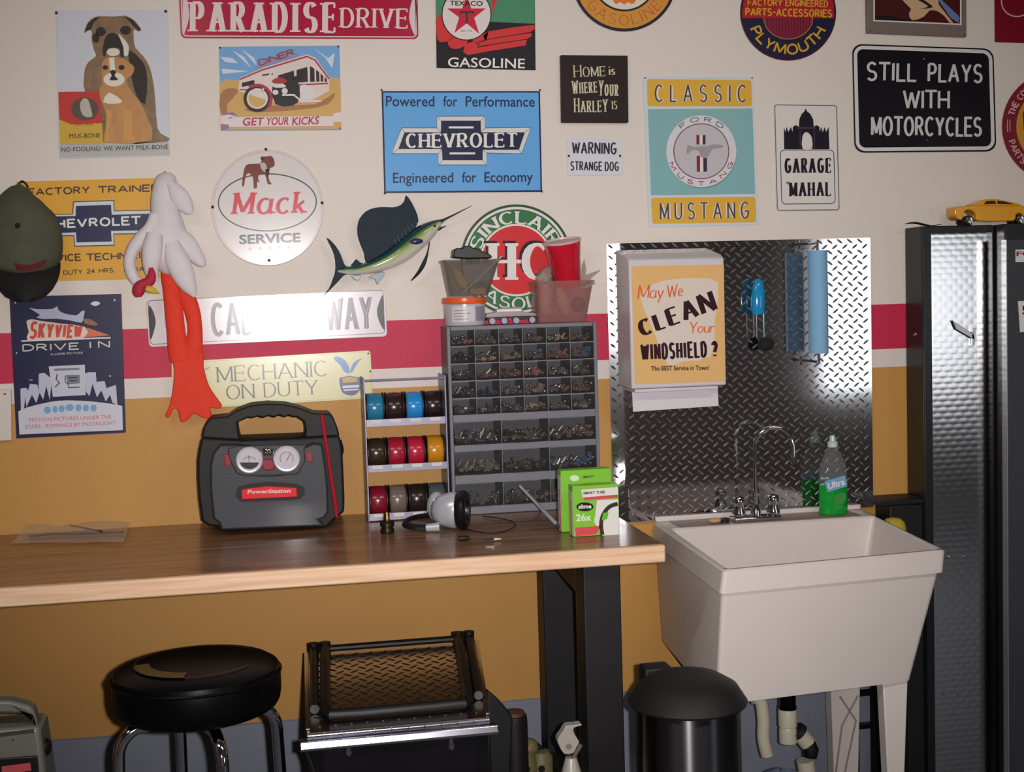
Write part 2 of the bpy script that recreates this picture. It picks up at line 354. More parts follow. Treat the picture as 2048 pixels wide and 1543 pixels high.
# ------------------------------------------------------------------ room shell
RED_, CREAM_, MUST_, WHT_, CURB_ = (196, 40, 74), (223, 212, 202), (193, 142, 74), (220, 209, 203), (128, 132, 146)
def wallpaint():
    m = bpy.data.materials.new('painted_wall'); m.use_nodes = True; nt = m.node_tree; b = nt.nodes['Principled BSDF']; b.inputs['Roughness'].default_value = .55
    b.inputs['Specular IOR Level'].default_value = .35
    g = nt.nodes.new('ShaderNodeNewGeometry'); sp = nt.nodes.new('ShaderNodeSeparateXYZ'); nt.links.new(g.outputs['Position'], sp.inputs[0])
    prev = None
    for z, c in ((None, MUST_), (1.2505, WHT_), (1.2995, RED_), (1.4205, CREAM_)):
        if prev is None: prev = lin(c); continue
        gt = nt.nodes.new('ShaderNodeMath'); gt.operation = 'GREATER_THAN'; gt.inputs[1].default_value = z; nt.links.new(sp.outputs['Z'], gt.inputs[0])
        mx = nt.nodes.new('ShaderNodeMix'); mx.data_type = 'RGBA'; nt.links.new(gt.outputs[0], mx.inputs[0])
        if isinstance(prev, tuple): mx.inputs[6].default_value = prev + (1,)
        else: nt.links.new(prev, mx.inputs[6])
        mx.inputs[7].default_value = lin(c) + (1,); prev = mx.outputs[2]
    nt.links.new(prev, b.inputs['Base Color'])
    n = nt.nodes.new('ShaderNodeTexNoise'); n.inputs['Scale'].default_value = 160; nt.links.new(g.outputs['Position'], n.inputs['Vector'])
    bp = nt.nodes.new('ShaderNodeBump'); bp.inputs['Strength'].default_value = .25; bp.inputs['Distance'].default_value = .0015
    nt.links.new(n.outputs['Fac'], bp.inputs['Height']); nt.links.new(bp.outputs[0], b.inputs['Normal'])
    return m
WX0, WX1, WY, WZ = -2.6, 5.1, -5.3, 2.7
struct(mkobj('wall_back', MB().box((WX0, 0, 0), (WX1, .1, WZ)), wallpaint(), smooth=0))
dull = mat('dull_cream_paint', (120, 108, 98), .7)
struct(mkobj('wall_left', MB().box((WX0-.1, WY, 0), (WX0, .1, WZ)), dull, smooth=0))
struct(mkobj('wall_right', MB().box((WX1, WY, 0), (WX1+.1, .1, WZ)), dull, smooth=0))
struct(mkobj('ceiling', MB().box((WX0-.1, WY-.1, WZ), (WX1+.1, .1, WZ+.1)), mat('ceiling_paint', (150, 142, 132), .8), smooth=0))
struct(mkobj('wall_front', MB().box((WX0, WY-.1, 0), (WX1, WY, WZ)), mat('front_wall_paint', (165, 152, 146), .8), smooth=0))
struct(mkobj('floor', MB().box((WX0-.1, WY-.1, -.05), (WX1+.1, .1, 0)), mat('concrete_floor', (95, 97, 102), .45, noise=.2, nscale=6, bump=.2), smooth=0))
mb = MB(); fx, fz0, fz1, fy = (3.66, 4.82), .73, 1.87, -5.27
for a_, b_ in (((fx[0]-.05, fz0-.05), (fx[0], fz1+.05)), ((fx[1], fz0-.05), (fx[1]+.05, fz1+.05)), ((fx[0], fz0-.05), (fx[1], fz0)), ((fx[0], fz1), (fx[1], fz1+.05))): mb.box((a_[0], -5.299, a_[1]), (b_[0], -5.21, b_[1]))
struct(mkobj('window_1', mb, mat('white_window_frame', (205, 200, 192), .5), smooth=0))
cm = mat('painted_concrete', CURB_, .6, noise=.12, nscale=12, bump=.5, bscale=90)
mb = MB(); n = 120; top = []
for i in range(n+1):
    x = WX0+(WX1-WX0)*i/n; top.append((x, .421+random.uniform(-.002, .002)))
mb.loft([[Vector((x, -.006, 0)), Vector((x, -.006, z-.003)), Vector((x, -.001, z)), Vector((x, .0, 0))] for x, z in top])
struct(mkobj('baseboard_back', mb, cm, smooth=30))

# ------------------------------------------------------------------ wall signs
STEP = .0006
class Sign:
    def __init__(s, name, label, outline, color, thick=.0025, off=.0015, gloss=.35, cat='sign', material=None, group=None, bev=.0006):
        xs = [p[0] for p in outline]; ys = [p[1] for p in outline]
        c = at((min(xs)+max(xs))/2, max(ys), -off)
        s.root = thing(name, label, cat, c, group); s.y = -(off+thick); s.gloss = gloss; s.off = off
        s.panel = mkobj('panel', MB().slab(outline, -off, s.y), material or ink(*color, gloss), s.root, smooth=0, bevel=bev)
    def p(s, name, color, k, fn, gloss=None, m=None, label=None):
        mb = MB(); fn(mb, s.y-STEP*k)
        o = emit(name, mb, m or ink(*color, gloss or s.gloss), s.root, smooth=0)
        if label: o['label'] = label
        return o
    def polys(s, name, color, k, *ps, **kw): return [s.p(name, color, k, lambda m, y: m.flat(q, y), **kw) for q in ps]
    def nails(s, pts, r=2.2, m=None, name='nail'):
        for px, py in pts:
            c = at(px, py, s.y); rr = r*pxm(s.y)
            mkobj(name, MB().lathe(c, [(.001, .001), (rr*.6, -.0005), (rr, -.0005), (rr*.9, -.002), (rr*.4, -.0035), (.0002, -.004)], 'y', 10), m or NAIL, s.root)

def T(m, *a, **k): stext(m, *a, **k)

# bulldogs
q = c1(540,100, 1620,95, 1640,1500, 572,1530)
s = Sign('tin_sign', 'pale tin sign with a brindle bulldog and a puppy beside a red and yellow box', q, (205, 207, 214), group=None)
brindle = mat('brindle_print', (128, 98, 62), .35, noise=.65, nscale=45)
tanp = mat('tan_print', (186, 130, 70), .35, noise=.3, nscale=45)
s.polys('caption_band', (183, 182, 180), 1, c1(574,1392, 1622,1366, 1638,1492, 576,1520))
s.p('bulldog', 0, 1, lambda m, y: m.flat(smooth(c1(812,312, 835,235, 885,180, 960,155, 1100,160, 1200,150, 1280,185, 1330,235, 1362,290, 1325,300, 1290,285, 1290,370, 1305,460, 1380,540, 1440,640, 1480,800, 1500,1000, 1520,1240, 1575,1300, 1618,1364, 1000,1378, 960,1200, 822,890, 808,780, 820,660, 860,590, 925,540, 905,480, 882,380, 885,305, 850,288, 822,315), 2), y), m=brindle)
s.polys('dark_markings', (52, 38, 32), 2, c1(815,312, 850,222, 920,168, 960,165, 905,215, 875,285, 835,300), c1(1200,155, 1280,190, 1360,285, 1340,300, 1285,250, 1240,200), ell(*c1(972,305)[0], 10, 9), ell(*c1(1210,292)[0], 11, 9),
    smooth(c1(995,440, 1020,350, 1070,318, 1125,330, 1175,420, 1200,540, 1160,545, 1150,468, 1040,468, 1015,545, 990,520), 2), smooth(c1(1245,480, 1380,600, 1420,760, 1400,1000, 1320,930, 1270,760, 1250,620), 2), ell(*c1(925,365)[0], 7, 10))
s.polys('white_markings', (222, 214, 196), 3, ell(*c1(1092,502)[0], 13, 8), smooth(c1(1140,325, 1190,370, 1240,440, 1235,530, 1195,535, 1190,450), 2))
s.p('puppy', 0, 4, lambda m, y: (m.flat(smooth(c1(985,600, 1060,550, 1170,560, 1240,600, 1295,650, 1275,720, 1225,760, 1225,810, 1290,910, 1350,990, 1410,1110, 1465,1350, 1000,1375, 1050,1180, 950,900, 985,810, 980,700), 2), y)), m=tanp)
s.polys('puppy_white', (228, 218, 205), 5, c1(1050,560, 1100,550, 1112,690, 1065,690), ell(*c1(1100,765)[0], 21, 14), smooth(c1(995,985, 1055,890, 1180,975, 1110,1000), 2))
s.polys('puppy_face', (50, 34, 30), 6, ell(*c1(1015,650)[0], 5.5, 4.5), ell(*c1(1172,650)[0], 6, 5), smooth(c1(1060,690, 1090,672, 1120,690, 1105,730, 1140,765, 1095,775, 1055,765, 1078,730), 2))
s.polys('puppy_legs', (205, 150, 80), 6, c1(1190,1050, 1270,1060, 1275,1290, 1300,1350, 1190,1355), c1(1030,1060, 1090,1060, 1050,1250, 1060,1360, 1010,1370))
s.polys('biscuit_box', (196, 52, 42), 7, c1(562,886, 960,880, 995,1385, 580,1388))
s.polys('box_yellow', (206, 168, 60), 8, c1(570,1150, 690,1200, 985,1185, 995,1385, 580,1388))
s.polys('box_dog', (105, 92, 82), 9, ell(*c1(818,1050)[0], 27, 23))
s.polys('box_dog_face', (190, 178, 165), 10, smooth(c1(800,950, 850,960, 880,1060, 890,1120, 840,1130, 790,1100, 770,1010), 2))
s.p('lettering', (58, 48, 46), 11, lambda m, y: (btext(m, 'NO FOOLING! WE WANT MILK-BONE', *c1(592,1462, 1622,1436), 9, y), btext(m, 'MILK-BONE', *c1(668,1332, 965,1325), 9, y), btext(m, 'DOG FOOD', *c1(725,1210, 890,1205), 4, y)))
s.nails(c1(545,124, 1598,110), 3)

# Paradise Drive
s = Sign('street_sign', 'red street sign with white serif lettering above the diner sign', rrect([(357,-25),(835,-23),(837,78),(362,76)], 10), (176, 18, 58), gloss=.25)
s.p('border', (226, 205, 205), 1, lambda m, y: m.rib(rrect([(361.5,-21),(831,-19),(833,74),(366,72)], 8), 2.4, y, True))
s.polys('end_caps', (222, 200, 205), 1, smooth(c2(98,-85, 125,-30, 142,60, 145,130, 125,210, 104,262, 99,200), 3), smooth(c2(1868,-85, 1840,-10, 1818,80, 1816,150, 1838,230, 1862,268, 1868,200), 3))
s.p('lettering', (228, 208, 205), 1, lambda m, y: (T(m, 'PARADISE', *c2(150,237, 1262,244), 58, y, .2, .07, .12, .08), T(m, 'DRIVE', *c2(1292,206, 1805,213), 38, y, .17, .07, .16, .08)))

# diner and motorcycle
s = Sign('tin_sign', 'small tin sign with a motorcycle before a roadside diner, under the red street sign', c2(372,355, 1285,345, 1300,985, 386,990), (118, 166, 214))
s.polys('desert', (208, 166, 98), 1, smooth(c2(376,628, 430,600, 520,612, 700,600, 1200,590, 1288,588, 1296,700, 1298,975, 386,980, 380,800), 1))
s.polys('clouds', (205, 215, 228), 1, c2(620,520, 470,380, 560,430), c2(660,500, 540,370, 640,440), c2(380,430, 470,440, 520,480, 420,470), c2(1080,360, 1200,440, 1250,400, 1230,520, 1180,440), c2(600,540, 390,520, 400,560))
s.polys('dunes', (170, 115, 75), 2, smooth(c2(380,720, 440,670, 520,680, 480,740, 430,800, 440,860, 384,860), 2), smooth(c2(560,830, 760,800, 1100,790, 1250,700, 1200,790, 1000,830, 700,850), 2))
s.polys('diner', (220, 206, 198), 3, c2(528,592, 700,515, 1040,412, 1105,440, 1212,590, 1205,690, 1060,770, 800,780, 520,690))
s.polys('diner_windows', (58, 44, 56), 4, c2(820,572, 940,535, 945,622, 815,642), c2(960,530, 1042,508, 1046,620, 962,628), c2(1062,500, 1095,520, 1098,620, 1062,620), c2(1108,528, 1132,548, 1134,618, 1110,620), c2(1142,556, 1162,576, 1162,618, 1143,619), c2(1172,582, 1190,600, 1190,622, 1173,620), c2(545,628, 640,606, 642,640, 545,660))
s.p('diner_trim', (178, 44, 62), 4, lambda m, y: (m.rib(c2(530,602, 700,530, 1040,428, 1100,456, 1208,600), 3, y), m.rib(c2(810,650, 1050,640, 1200,632), 3, y), m.rib(c2(530,680, 640,680), 2.5, y)))
s.polys('roof_sign', (150, 140, 168), 4, c2(650,525, 670,480, 800,420, 900,385, 985,410, 960,425, 820,470))
s.p('roof_lettering', (150, 45, 70), 5, lambda m, y: T(m, 'DINER', *c2(680,500, 950,410), 12, y, .2))
s.p('motorcycle', (52, 42, 50), 6, lambda m, y: (m.rib(ell(*c2(662,748)[0], 24.5, 24), 6, y, True), m.flat(smooth(c2(780,640, 960,600, 985,740, 930,800, 800,790), 2), y), m.rib(c2(930,600, 1000,570, 1010,610), 6, y), m.rib(c2(700,570, 780,560), 3, y)))
s.p('whitewall', (222, 214, 212), 7, lambda m, y: (m.rib(ell(*c2(662,748)[0], 19, 18.5), 3, y, True), m.rib(c2(680,740, 722,640, 770,545), 4, y), m.flat(smooth(c2(770,640, 850,632, 880,660, 800,665), 2), y), m.flat(smooth(c2(985,650, 1060,650, 1100,720, 1060,755, 1000,740), 2), y), m.rib(c2(850,720, 940,720, 1000,770, 1150,765), 3.5, y), m.flat(ell(*c2(800,700)[0], 6, 5), y), m.flat(ell(*c2(870,690)[0], 6, 6), y)))
s.p('fender', (172, 50, 62), 8, lambda m, y: (m.rib(ell(*c2(662,748)[0], 28, 27, a0=125, a1=-35), 6, y), m.flat(smooth(c2(775,610, 830,585, 890,610, 860,632, 790,632), 2), y)))
s.polys('banner', (226, 208, 210), 7, c2(446,888, 1240,880, 1240,955, 446,962), c2(384,880, 445,868, 520,888, 446,900, 446,945, 384,940), c2(1240,860, 1298,850, 1300,925, 1240,925))
s.polys('banner_shade', (150, 118, 140), 6, c2(384,940, 446,940, 448,975, 388,982), c2(384,860, 480,850, 520,885, 440,885))
s.p('lettering', (176, 50, 72), 8, lambda m, y: (btext(m, 'GET', *c2(548,952, 708,948), 15, y, .02, .15), btext(m, 'YOUR', *c2(725,948, 900,945), 15, y, .02, .15), btext(m, 'KICKS', *c2(925,948, 1128,940), 15, y, .02, .15)))
s.nails(c2(380,362, 1276,352), 2); s.nails(c2(395,980, 1290,972), 1.5)

# Texaco gasoline
s = Sign('tin_sign', 'black, green and red gasoline tin sign with a white disc and red star', c3(498,-70, 1250,-70, 1257,532, 505,515), (36, 24, 34))
s.polys('green_field', (74, 140, 104), 1, c3(500,-68, 1248,-68, 1250,180, 900,165, 520,140, 500,150))
s.polys('red_ribbons', (212, 52, 54), 2, smooth(c3(504,150, 540,110, 640,240, 620,300, 560,318, 512,300), 2), smooth(c3(592,310, 620,270, 740,290, 715,350, 650,372, 600,352), 2), c3(860,268, 900,238, 1100,205, 1249,188, 1249,222, 1215,242, 870,302), smooth(c3(820,312, 1000,280, 1228,250, 1222,278, 1192,294, 1000,322, 830,350), 1), smooth(c3(706,395, 722,335, 790,312, 830,352, 1190,300, 1180,345, 900,388, 745,418), 1), c3(770,300, 900,238, 880,310, 820,330), c3(925,-60, 985,-60, 925,110))
s.p('ribbon_lines', (60, 24, 34), 3, lambda m, y: (m.rib(c3(850,306, 1000,280, 1200,248), 1.6, y), m.rib(c3(815,358, 1000,325, 1185,298), 1.6, y)))
s.polys('disc_edge', (34, 26, 34), 4, ell(*c3(732,110)[0], 50, 52)); s.polys('disc', (226, 214, 210), 5, ell(*c3(732,110)[0], 48, 50))
o = c3(735,-38, 880,64, 828,256, 640,250, 585,64); cx, cy = c3(733,110)[0]; st = []
for i in range(5): a, b = o[i], o[(i+1) % 5]; st += [a, (cx+((a[0]+b[0])/2-cx)*.47, cy+((a[1]+b[1])/2-cy)*.47)]
s.polys('star', (206, 30, 58), 6, st)
s.p('letter_mark', (52, 78, 60), 7, lambda m, y: (m.rib(c3(682,92, 785,90), 4, y), m.rib(c3(733,90, 735,178), 4, y), m.rib(c3(685,92, 688,106), 3, y), m.rib(c3(782,90, 780,104), 3, y)))
s.p('lettering', (40, 28, 36), 7, lambda m, y: (btext(m, 'TEXACO', *c3(605,40, 855,44), 9, y, .02), btext(m, 'REG. T.M.', *c3(690,240, 775,240), 3, y)))
s.p('caption', (232, 226, 226), 7, lambda m, y: btext(m, 'GASOLINE', *c3(590,506, 1175,517), 18.5, y, .012))
s.nails(c3(530,488, 1230,505), 1.5)

# round orange sign
C0 = (1249, -42)
s = Sign('round_sign', 'round orange enamel gasoline sign with dark rim, cut by the top of the view', ell(*C0, 105), (46, 26, 66))
s.polys('orange_band', (212, 146, 52), 1, ell(*C0, 99)); s.polys('inner_rim', (46, 34, 50), 2, ell(*C0, 65)); s.polys('white_disc', (226, 216, 200), 3, ell(*C0, 61))
s.polys('emblem', (222, 120, 50), 4, smooth([(1226,0),(1232,-30),(1268,-30),(1272,0),(1264,8),(1256,4),(1249,9),(1240,4),(1233,8)], 2))
f, L = arcmap(*C0, 92, 92, 214, 325, 20, True)
s.p('lettering', (186, 66, 74), 2, lambda m, y: T(m, 'GASOLINE', 0, 0, 20, y, .08, .05, .45, .07, mp=f, Lcap=L))

# Harley block
s = Sign('wooden_sign', 'square black wooden block sign with pale serif words', c4(72,368, 522,372, 528,822, 80,820), (44, 28, 26), thick=.016, gloss=.5, bev=.002)
def fn(m, y):
    T(m, 'HOME', *c4(160,518, 372,508), 19, y, .13, .06, .12, .07, sizes=[1.25,1,1,1]); T(m, 'is', *c4(394,503, 438,500), 20, y, .16, .08, .2)
    T(m, 'WHERE', *c4(150,628, 318,618), 21, y, .13, .06, .1, .06, sizes=[1.2,1,1,1,1]); T(m, 'YOUR', *c4(326,640, 458,642), 22, y, .13, .06, .1, .06, sizes=[1.35,1,1,1])
    T(m, 'HARLEY', *c4(162,752, 388,748), 22, y, .13, .06, .1, .06, sizes=[1.25,1,1,1,1,1.1]); T(m, 'IS', *c4(416,732, 452,730), 16, y, .13, .06, .2, .06)
s.p('lettering', (206, 200, 168), 1, fn)

# Chevrolet, blue
s = Sign('tin_sign', 'light blue tin sign with a dark navy and silver bowtie badge', c3(88,690, 1290,690, 1306,1455, 108,1463), (28, 36, 96))
s.polys('blue_field', (98, 166, 224), 1, c3(100,702, 1278,702, 1294,1442, 120,1450))
bow = c3(240,970, 508,970, 508,882, 870,880, 872,970, 1222,965, 1150,1165, 885,1160, 885,1250, 520,1250, 518,1165, 165,1165)
s.polys('badge_edge', (214, 212, 208), 2, bow)
s.p('badge_outline', (70, 90, 130), 3, lambda m, y: (m.rib(bow, 1.1, y, True), [m.rib([a, b], .8, y) for a, b in zip(bow, c3(262,1003, 538,1003, 540,915, 840,915, 842,1003, 1175,1003, 1130,1135, 855,1135, 855,1215, 550,1215, 545,1130, 215,1130))]))
s.polys('badge', (34, 38, 84), 4, c3(262,1003, 538,1003, 540,915, 840,915, 842,1003, 1175,1003, 1130,1135, 855,1135, 855,1215, 550,1215, 545,1130, 215,1130))
s.p('badge_lettering', (228, 224, 214), 5, lambda m, y: (T(m, 'CHEVROLET', *c3(272,1118, 1118,1112), 27, y, .22, .1, .13, .06), m.rib(c3(598,966, 786,966), 4, y), m.rib(c3(604,1163, 798,1163), 4, y)))
s.p('lettering', (38, 56, 108), 2, lambda m, y: (btext(m, 'Powered', *c3(120,804, 488,806), 20, y, .012), btext(m, 'for', *c3(555,806, 662,806), 20, y, .012), btext(m, 'Performance', *c3(725,806, 1250,808), 20, y, .012),
    btext(m, 'Engineered', *c3(174,1386, 632,1382), 20, y, .012), btext(m, 'for', *c3(698,1382, 806,1381), 20, y, .012), btext(m, 'Economy', *c3(868,1381, 1236,1378), 20, y, .012)))
s.nails(c3(88,682, 1290,682, 112,1466, 1304,1452), 2.2)

# Plymouth
P0 = c5(391,84)[0]
s = Sign('round_sign', 'round red and navy parts sign with yellow lettering at the top right', ell(*P0, 96), (74, 28, 52))
s.polys('red_top', (172, 32, 44), 1, ell(*P0, 92, a0=-7, a1=187)); s.polys('navy_bottom', (36, 36, 74), 1, ell(*P0, 92, a0=187, a1=353))
s.polys('grille_disc', (132, 34, 58), 2, ell(P0[0], P0[1]+10, 48, 42, a0=180, a1=360)); s.p('grille_rim', (190, 150, 60), 3, lambda m, y: m.rib(ell(P0[0], P0[1]+10, 49, 43, a0=180, a1=360), 1.2, y))
s.p('grille_bars', (98, 26, 48), 3, lambda m, y: [m.rib([(P0[0]+x, P0[1]+11), (P0[0]+x, P0[1]+10+42*math.sqrt(1-(x/48)**2)-2)], 1.2, y) for x in range(-42, 43, 6)])
f, L = arcmap(*P0, 84, 84, 203, 335, 21, True)
s.p('lettering', (212, 160, 44), 3, lambda m, y: (T(m, 'PLYMOUTH', 0, 0, 21, y, .2, None, .22, mp=f, Lcap=L), T(m, 'FACTORY', *c5(118,38, 352,40), 13, y, .18), T(m, 'ENGINEERED', *c5(370,40, 658,48), 13, y, .18), T(m, 'PARTS-ACCESSORIES', *c5(102,103, 685,116), 15, y, .2), T(m, 'MOPAR', (1530,-12), (1624,-10), 20, y, .2)))
s.nails(c5(86,48, 696,66, 408,388), 1.8)

# framed picture, top right
s = Sign('picture', 'grey framed dark red picture with a cream figure, at the top edge', c5(918,-70, 1585,-70, 1587,248, 922,220), (122, 106, 100), thick=.012, cat='picture', gloss=.5)
s.polys('white_line', (226, 216, 210), 1, c5(962,-66, 1553,-66, 1553,168, 962,142)); s.polys('picture_print', (84, 22, 20), 2, c5(972,-66, 1543,-66, 1543,158, 972,134))
s.polys('dark_shapes', (32, 20, 22), 3, c5(972,100, 1100,110, 1250,145, 1480,155, 972,133), c5(1010,-66, 1100,-66, 1080,0))
s.polys('figure', (204, 168, 128), 4, smooth(c5(1130,-64, 1170,15, 1215,60, 1200,90, 1222,136, 1300,112, 1340,70, 1390,75, 1440,110, 1470,150, 1500,156, 1400,30, 1370,-64), 2))
s.polys('figure_shade', (40, 26, 26), 5, smooth(c5(1190,-40, 1280,-10, 1330,20, 1360,50, 1270,60, 1330,45, 1280,10), 2)); s.polys('blue_ribbon', (104, 122, 168), 5, c5(1375,-30, 1410,-10, 1538,110, 1538,156, 1480,120), )
s.nails(c5(940,205, 1570,235), 1.5)

# dark red corner sign
s = Sign('tin_sign', 'plain dark red tin sign with a white curl at the far top right corner', c5(1775,-70, 2330,-60, 2330,300, 1778,282), (122, 12, 36))
s.p('white_curl', (210, 180, 170), 1, lambda m, y: m.rib(ell(*c5(1925,10)[0], 31, 30, a0=150, a1=330), 2.4, y))

# Still plays
s = Sign('metal_sign', 'large black rounded sign with embossed white block words and white border', rrect(c5(820,293, 1768,326, 1788,1015, 836,1024), 20), (24, 20, 28), gloss=.3)
s.p('border', (216, 210, 208), 1, lambda m, y: m.rib(rrect(c5(840,316, 1747,347, 1765,993, 856,1002), 16), 7, y, True))
s.p('lettering', (204, 202, 200), 1, lambda m, y: (T(m, 'STILL', *c5(914,540, 1250,547), 37, y, .14, None, .22), T(m, 'PLAYS', *c5(1324,548, 1694,556), 37, y, .14, None, .22), T(m, 'WITH', *c5(1158,728, 1475,730), 37, y, .14, None, .18), T(m, 'MOTORCYCLES', *c5(945,908, 1690,914), 38, y, .14, None, .18)), gloss=.25)
s.nails(c5(1300,395, 1322,938), 2.6, CHROME, 'screw')

# Garage Mahal
s = Sign('tin_sign', 'white upright sign with a black domed palace silhouette above its two words', rrect(c5(294,697, 720,702, 738,1412, 312,1416), 6), (220, 213, 208))
s.p('border', (52, 38, 60), 1, lambda m, y: (m.rib(rrect(c5(300,703, 715,708, 732,1406, 318,1410), 5), 1.4, y, True), m.rib(rrect(c5(338,1006, 696,1006, 706,1364, 347,1368), 8), 1.4, y, True)))
s.polys('palace', (36, 26, 42), 1, c5(363,1001, 361,850, 372,885, 380,850, 392,886, 408,850, 420,885, 422,850, 440,838, 462,850, 465,800, 480,765, 500,745, 508,725, 516,745, 540,765, 558,800, 562,850, 580,838, 600,850, 602,885, 612,850, 622,886, 635,850, 645,885, 662,850, 667,1001))
s.polys('archway', (220, 213, 208), 2, smooth(c5(487,998, 484,930, 492,900, 512,885, 540,905, 550,935, 550,998), 2)); s.p('palace_line', (110, 95, 105), 2, lambda m, y: (m.rib(c5(455,858, 575,858), 1.2, y), m.rib(c5(470,870, 470,998), .8, y), m.rib(c5(566,870, 566,998), .8, y)))
s.p('lettering', (36, 28, 44), 2, lambda m, y: (T(m, 'GARAGE', *c5(366,1158, 680,1156), 28, y, .19, .07, .12, .03), T(m, 'MAHAL', *c5(398,1316, 680,1312), 27, y, .19, .07, .12, .03), m.rib(c5(376,1228, 392,1222, 398,1240), 2, y)))

# Mustang
s = Sign('tin_sign', 'tall yellow and teal classic car sign with a round silver badge', c4(622,515, 1362,517, 1402,1505, 664,1525), (206, 212, 218))
q1 = rrect(c4(650,530, 1350,536, 1356,712, 654,712), 5); s.polys('yellow_bands', (222, 172, 62), 1, q1, rrect(c4(678,1326, 1378,1319, 1384,1490, 686,1500), 5))
s.polys('teal_field', (132, 178, 180), 1, c4(656,732, 1358,727, 1376,1300, 678,1310))
wh = lambda w: (lambda m, y: (T(m, 'CLASSIC', *c4(702,682, 1314,684), 34, y, w, None, .5), T(m, 'MUSTANG', *c4(738,1472, 1335,1464), 33, y, w, None, .42)))
s.p('halo_lettering', (226, 214, 196), 2, wh(.2)); s.p('lettering', (92, 84, 98), 3, wh(.095))
BC = c4(1015,1014)[0]
s.polys('badge_shadow', (100, 140, 146), 2, ell(BC[0]+1.5, BC[1]+5, 68, 69)); s.polys('badge_ring', (214, 210, 214), 3, ell(*BC, 70, 72)); s.polys('badge_rim', (110, 84, 98), 4, ell(*BC, 56, 56)); s.polys('badge_disc', (194, 188, 192), 5, ell(*BC, 54, 54))
f, L = arcmap(*BC, 59.5, 60, 132, 47, 9); f2, L2 = arcmap(*BC, 68, 69, 200, 341, 8.5, True)
s.p('upper_lettering', (112, 104, 114), 5, lambda m, y: T(m, 'FORD', 0, 0, 9, y, .2, None, .6, mp=f, Lcap=L)); s.p('lower_lettering', (158, 56, 76), 5, lambda m, y: T(m, 'MUSTANG', 0, 0, 8.5, y, .2, None, .9, mp=f2, Lcap=L2))
s.polys('badge_red_bar', (130, 40, 56), 6, c4(982,905, 1002,905, 1003,968, 983,968), c4(984,1045, 1006,1045, 1006,1152, 985,1152)); s.polys('badge_blue_bar', (60, 62, 92), 6, c4(1024,905, 1043,905, 1043,968, 1024,968), c4(1028,1045, 1052,1045, 1054,1150, 1029,1152)); s.polys('badge_white_bar', (226, 216, 214), 6, c4(1003,905, 1023,905, 1023,968, 1004,968), c4(1007,1045, 1027,1045, 1028,1152, 1008,1152))
s.polys('running_horse', (160, 152, 158), 7, smooth(c4(915,1022, 925,972, 960,985, 1010,980, 1060,978, 1100,968, 1158,974, 1152,992, 1090,1000, 1070,1035, 1045,1060, 1010,1050, 1000,1012, 950,1006, 932,1030), 2))
s.nails(c4(638,524, 1355,522), 1.6)

# Warning strange dog
s = Sign('tin_sign', 'small white warning sign in plain dark capitals below the black wooden block', c4(112,926, 482,930, 490,1172, 120,1176), (214, 213, 220))
s.p('lettering', (58, 52, 70), 1, lambda m, y: (T(m, 'WARNING', *c4(145,1030, 447,1035), 23.5, y, .15, None, .13), T(m, 'STRANGE', *c4(136,1142, 350,1145), 18, y, .15, None, .13), T(m, 'DOG', *c4(367,1146, 462,1146), 18, y, .15, None, .13)))
s.nails(c4(126,1045, 470,1045), 2.6)

# round sign at the right edge
R0 = (2116.5, 253)
s = Sign('round_sign', 'round dark red sign with an orange middle, half out of the right edge', ell(*R0, 112), (126, 30, 46))
s.polys('orange_disc', (200, 142, 54), 1, ell(*R0, 84)); s.polys('dark_figure', (60, 30, 30), 2, smooth([(2046,225),(2060,215),(2070,250),(2062,300),(2052,290)], 2))
f, L = arcmap(*R0, 90, 90, 166, 100, 13); f2, L2 = arcmap(*R0, 104, 104, 196, 250, 13, True)
s.p('lettering', (206, 176, 160), 2, lambda m, y: (T(m, 'THE COMPLETE', 0, 0, 13, y, .18, None, .25, mp=f, Lcap=L), T(m, 'PARTS LINE', 0, 0, 13, y, .18, None, .25, mp=f2, Lcap=L2), m.rib(ell(*R0, 97, a0=172, a1=186), 1.5, y), m.rib(ell(*R0, 102, a0=172, a1=186), 1.5, y)))

# Factory trained
s = Sign('tin_sign', 'golden yellow tin sign with a navy bowtie, between the cap and the rubber chicken', c6(150,294, 1510,258, 1545,1192, 190,1226), (222, 164, 48))
s.polys('badge_outline', (84, 88, 92), 1, c6(330,596, 672,592, 680,476, 1063,464, 1068,562, 1500,552, 1415,780, 1062,786, 1068,890, 692,900, 684,800, 280,810))
s.polys('badge_edge', (206, 210, 214), 2, c6(345,605, 680,600, 690,486, 1054,474, 1060,571, 1485,561, 1405,770, 1054,776, 1060,880, 700,889, 692,790, 298,800))
s.polys('badge', (40, 46, 92), 3, c6(400,618, 704,614, 706,520, 1034,509, 1040,602, 1445,590, 1375,746, 1034,751, 1040,851, 713,858, 706,766, 360,775))
s.p('badge_lettering', (220, 222, 214), 4, lambda m, y: T(m, 'CHEVROLET', *c6(415,732, 1312,692), 17, y, .24, None, .42))
s.p('lettering', (84, 58, 62), 1, lambda m, y: (T(m, 'FACTORY', *c6(262,424, 838,402), 14, y, .22, None, .35), T(m, 'TRAINED', *c6(915,402, 1492,382), 14, y, .22, None, .35), T(m, 'SERVICE', *c6(330,1046, 755,1028), 14, y, .22, None, .25), T(m, 'TECHNICIAN', *c6(805,1030, 1480,1004), 14, y, .22, None, .25), T(m, 'ON', *c6(470,1168, 545,1164), 9, y, .2, None, .3), T(m, 'DUTY', *c6(590,1162, 770,1152), 9, y, .2, None, .3), T(m, '24', *c6(805,1148, 885,1146), 9, y, .2, None, .3), T(m, 'HRS.', *c6(920,1143, 1072,1138), 9, y, .2, None, .3), T(m, 'A DAY', *c6(1150,1134, 1400,1124), 9, y, .2, None, .3)))

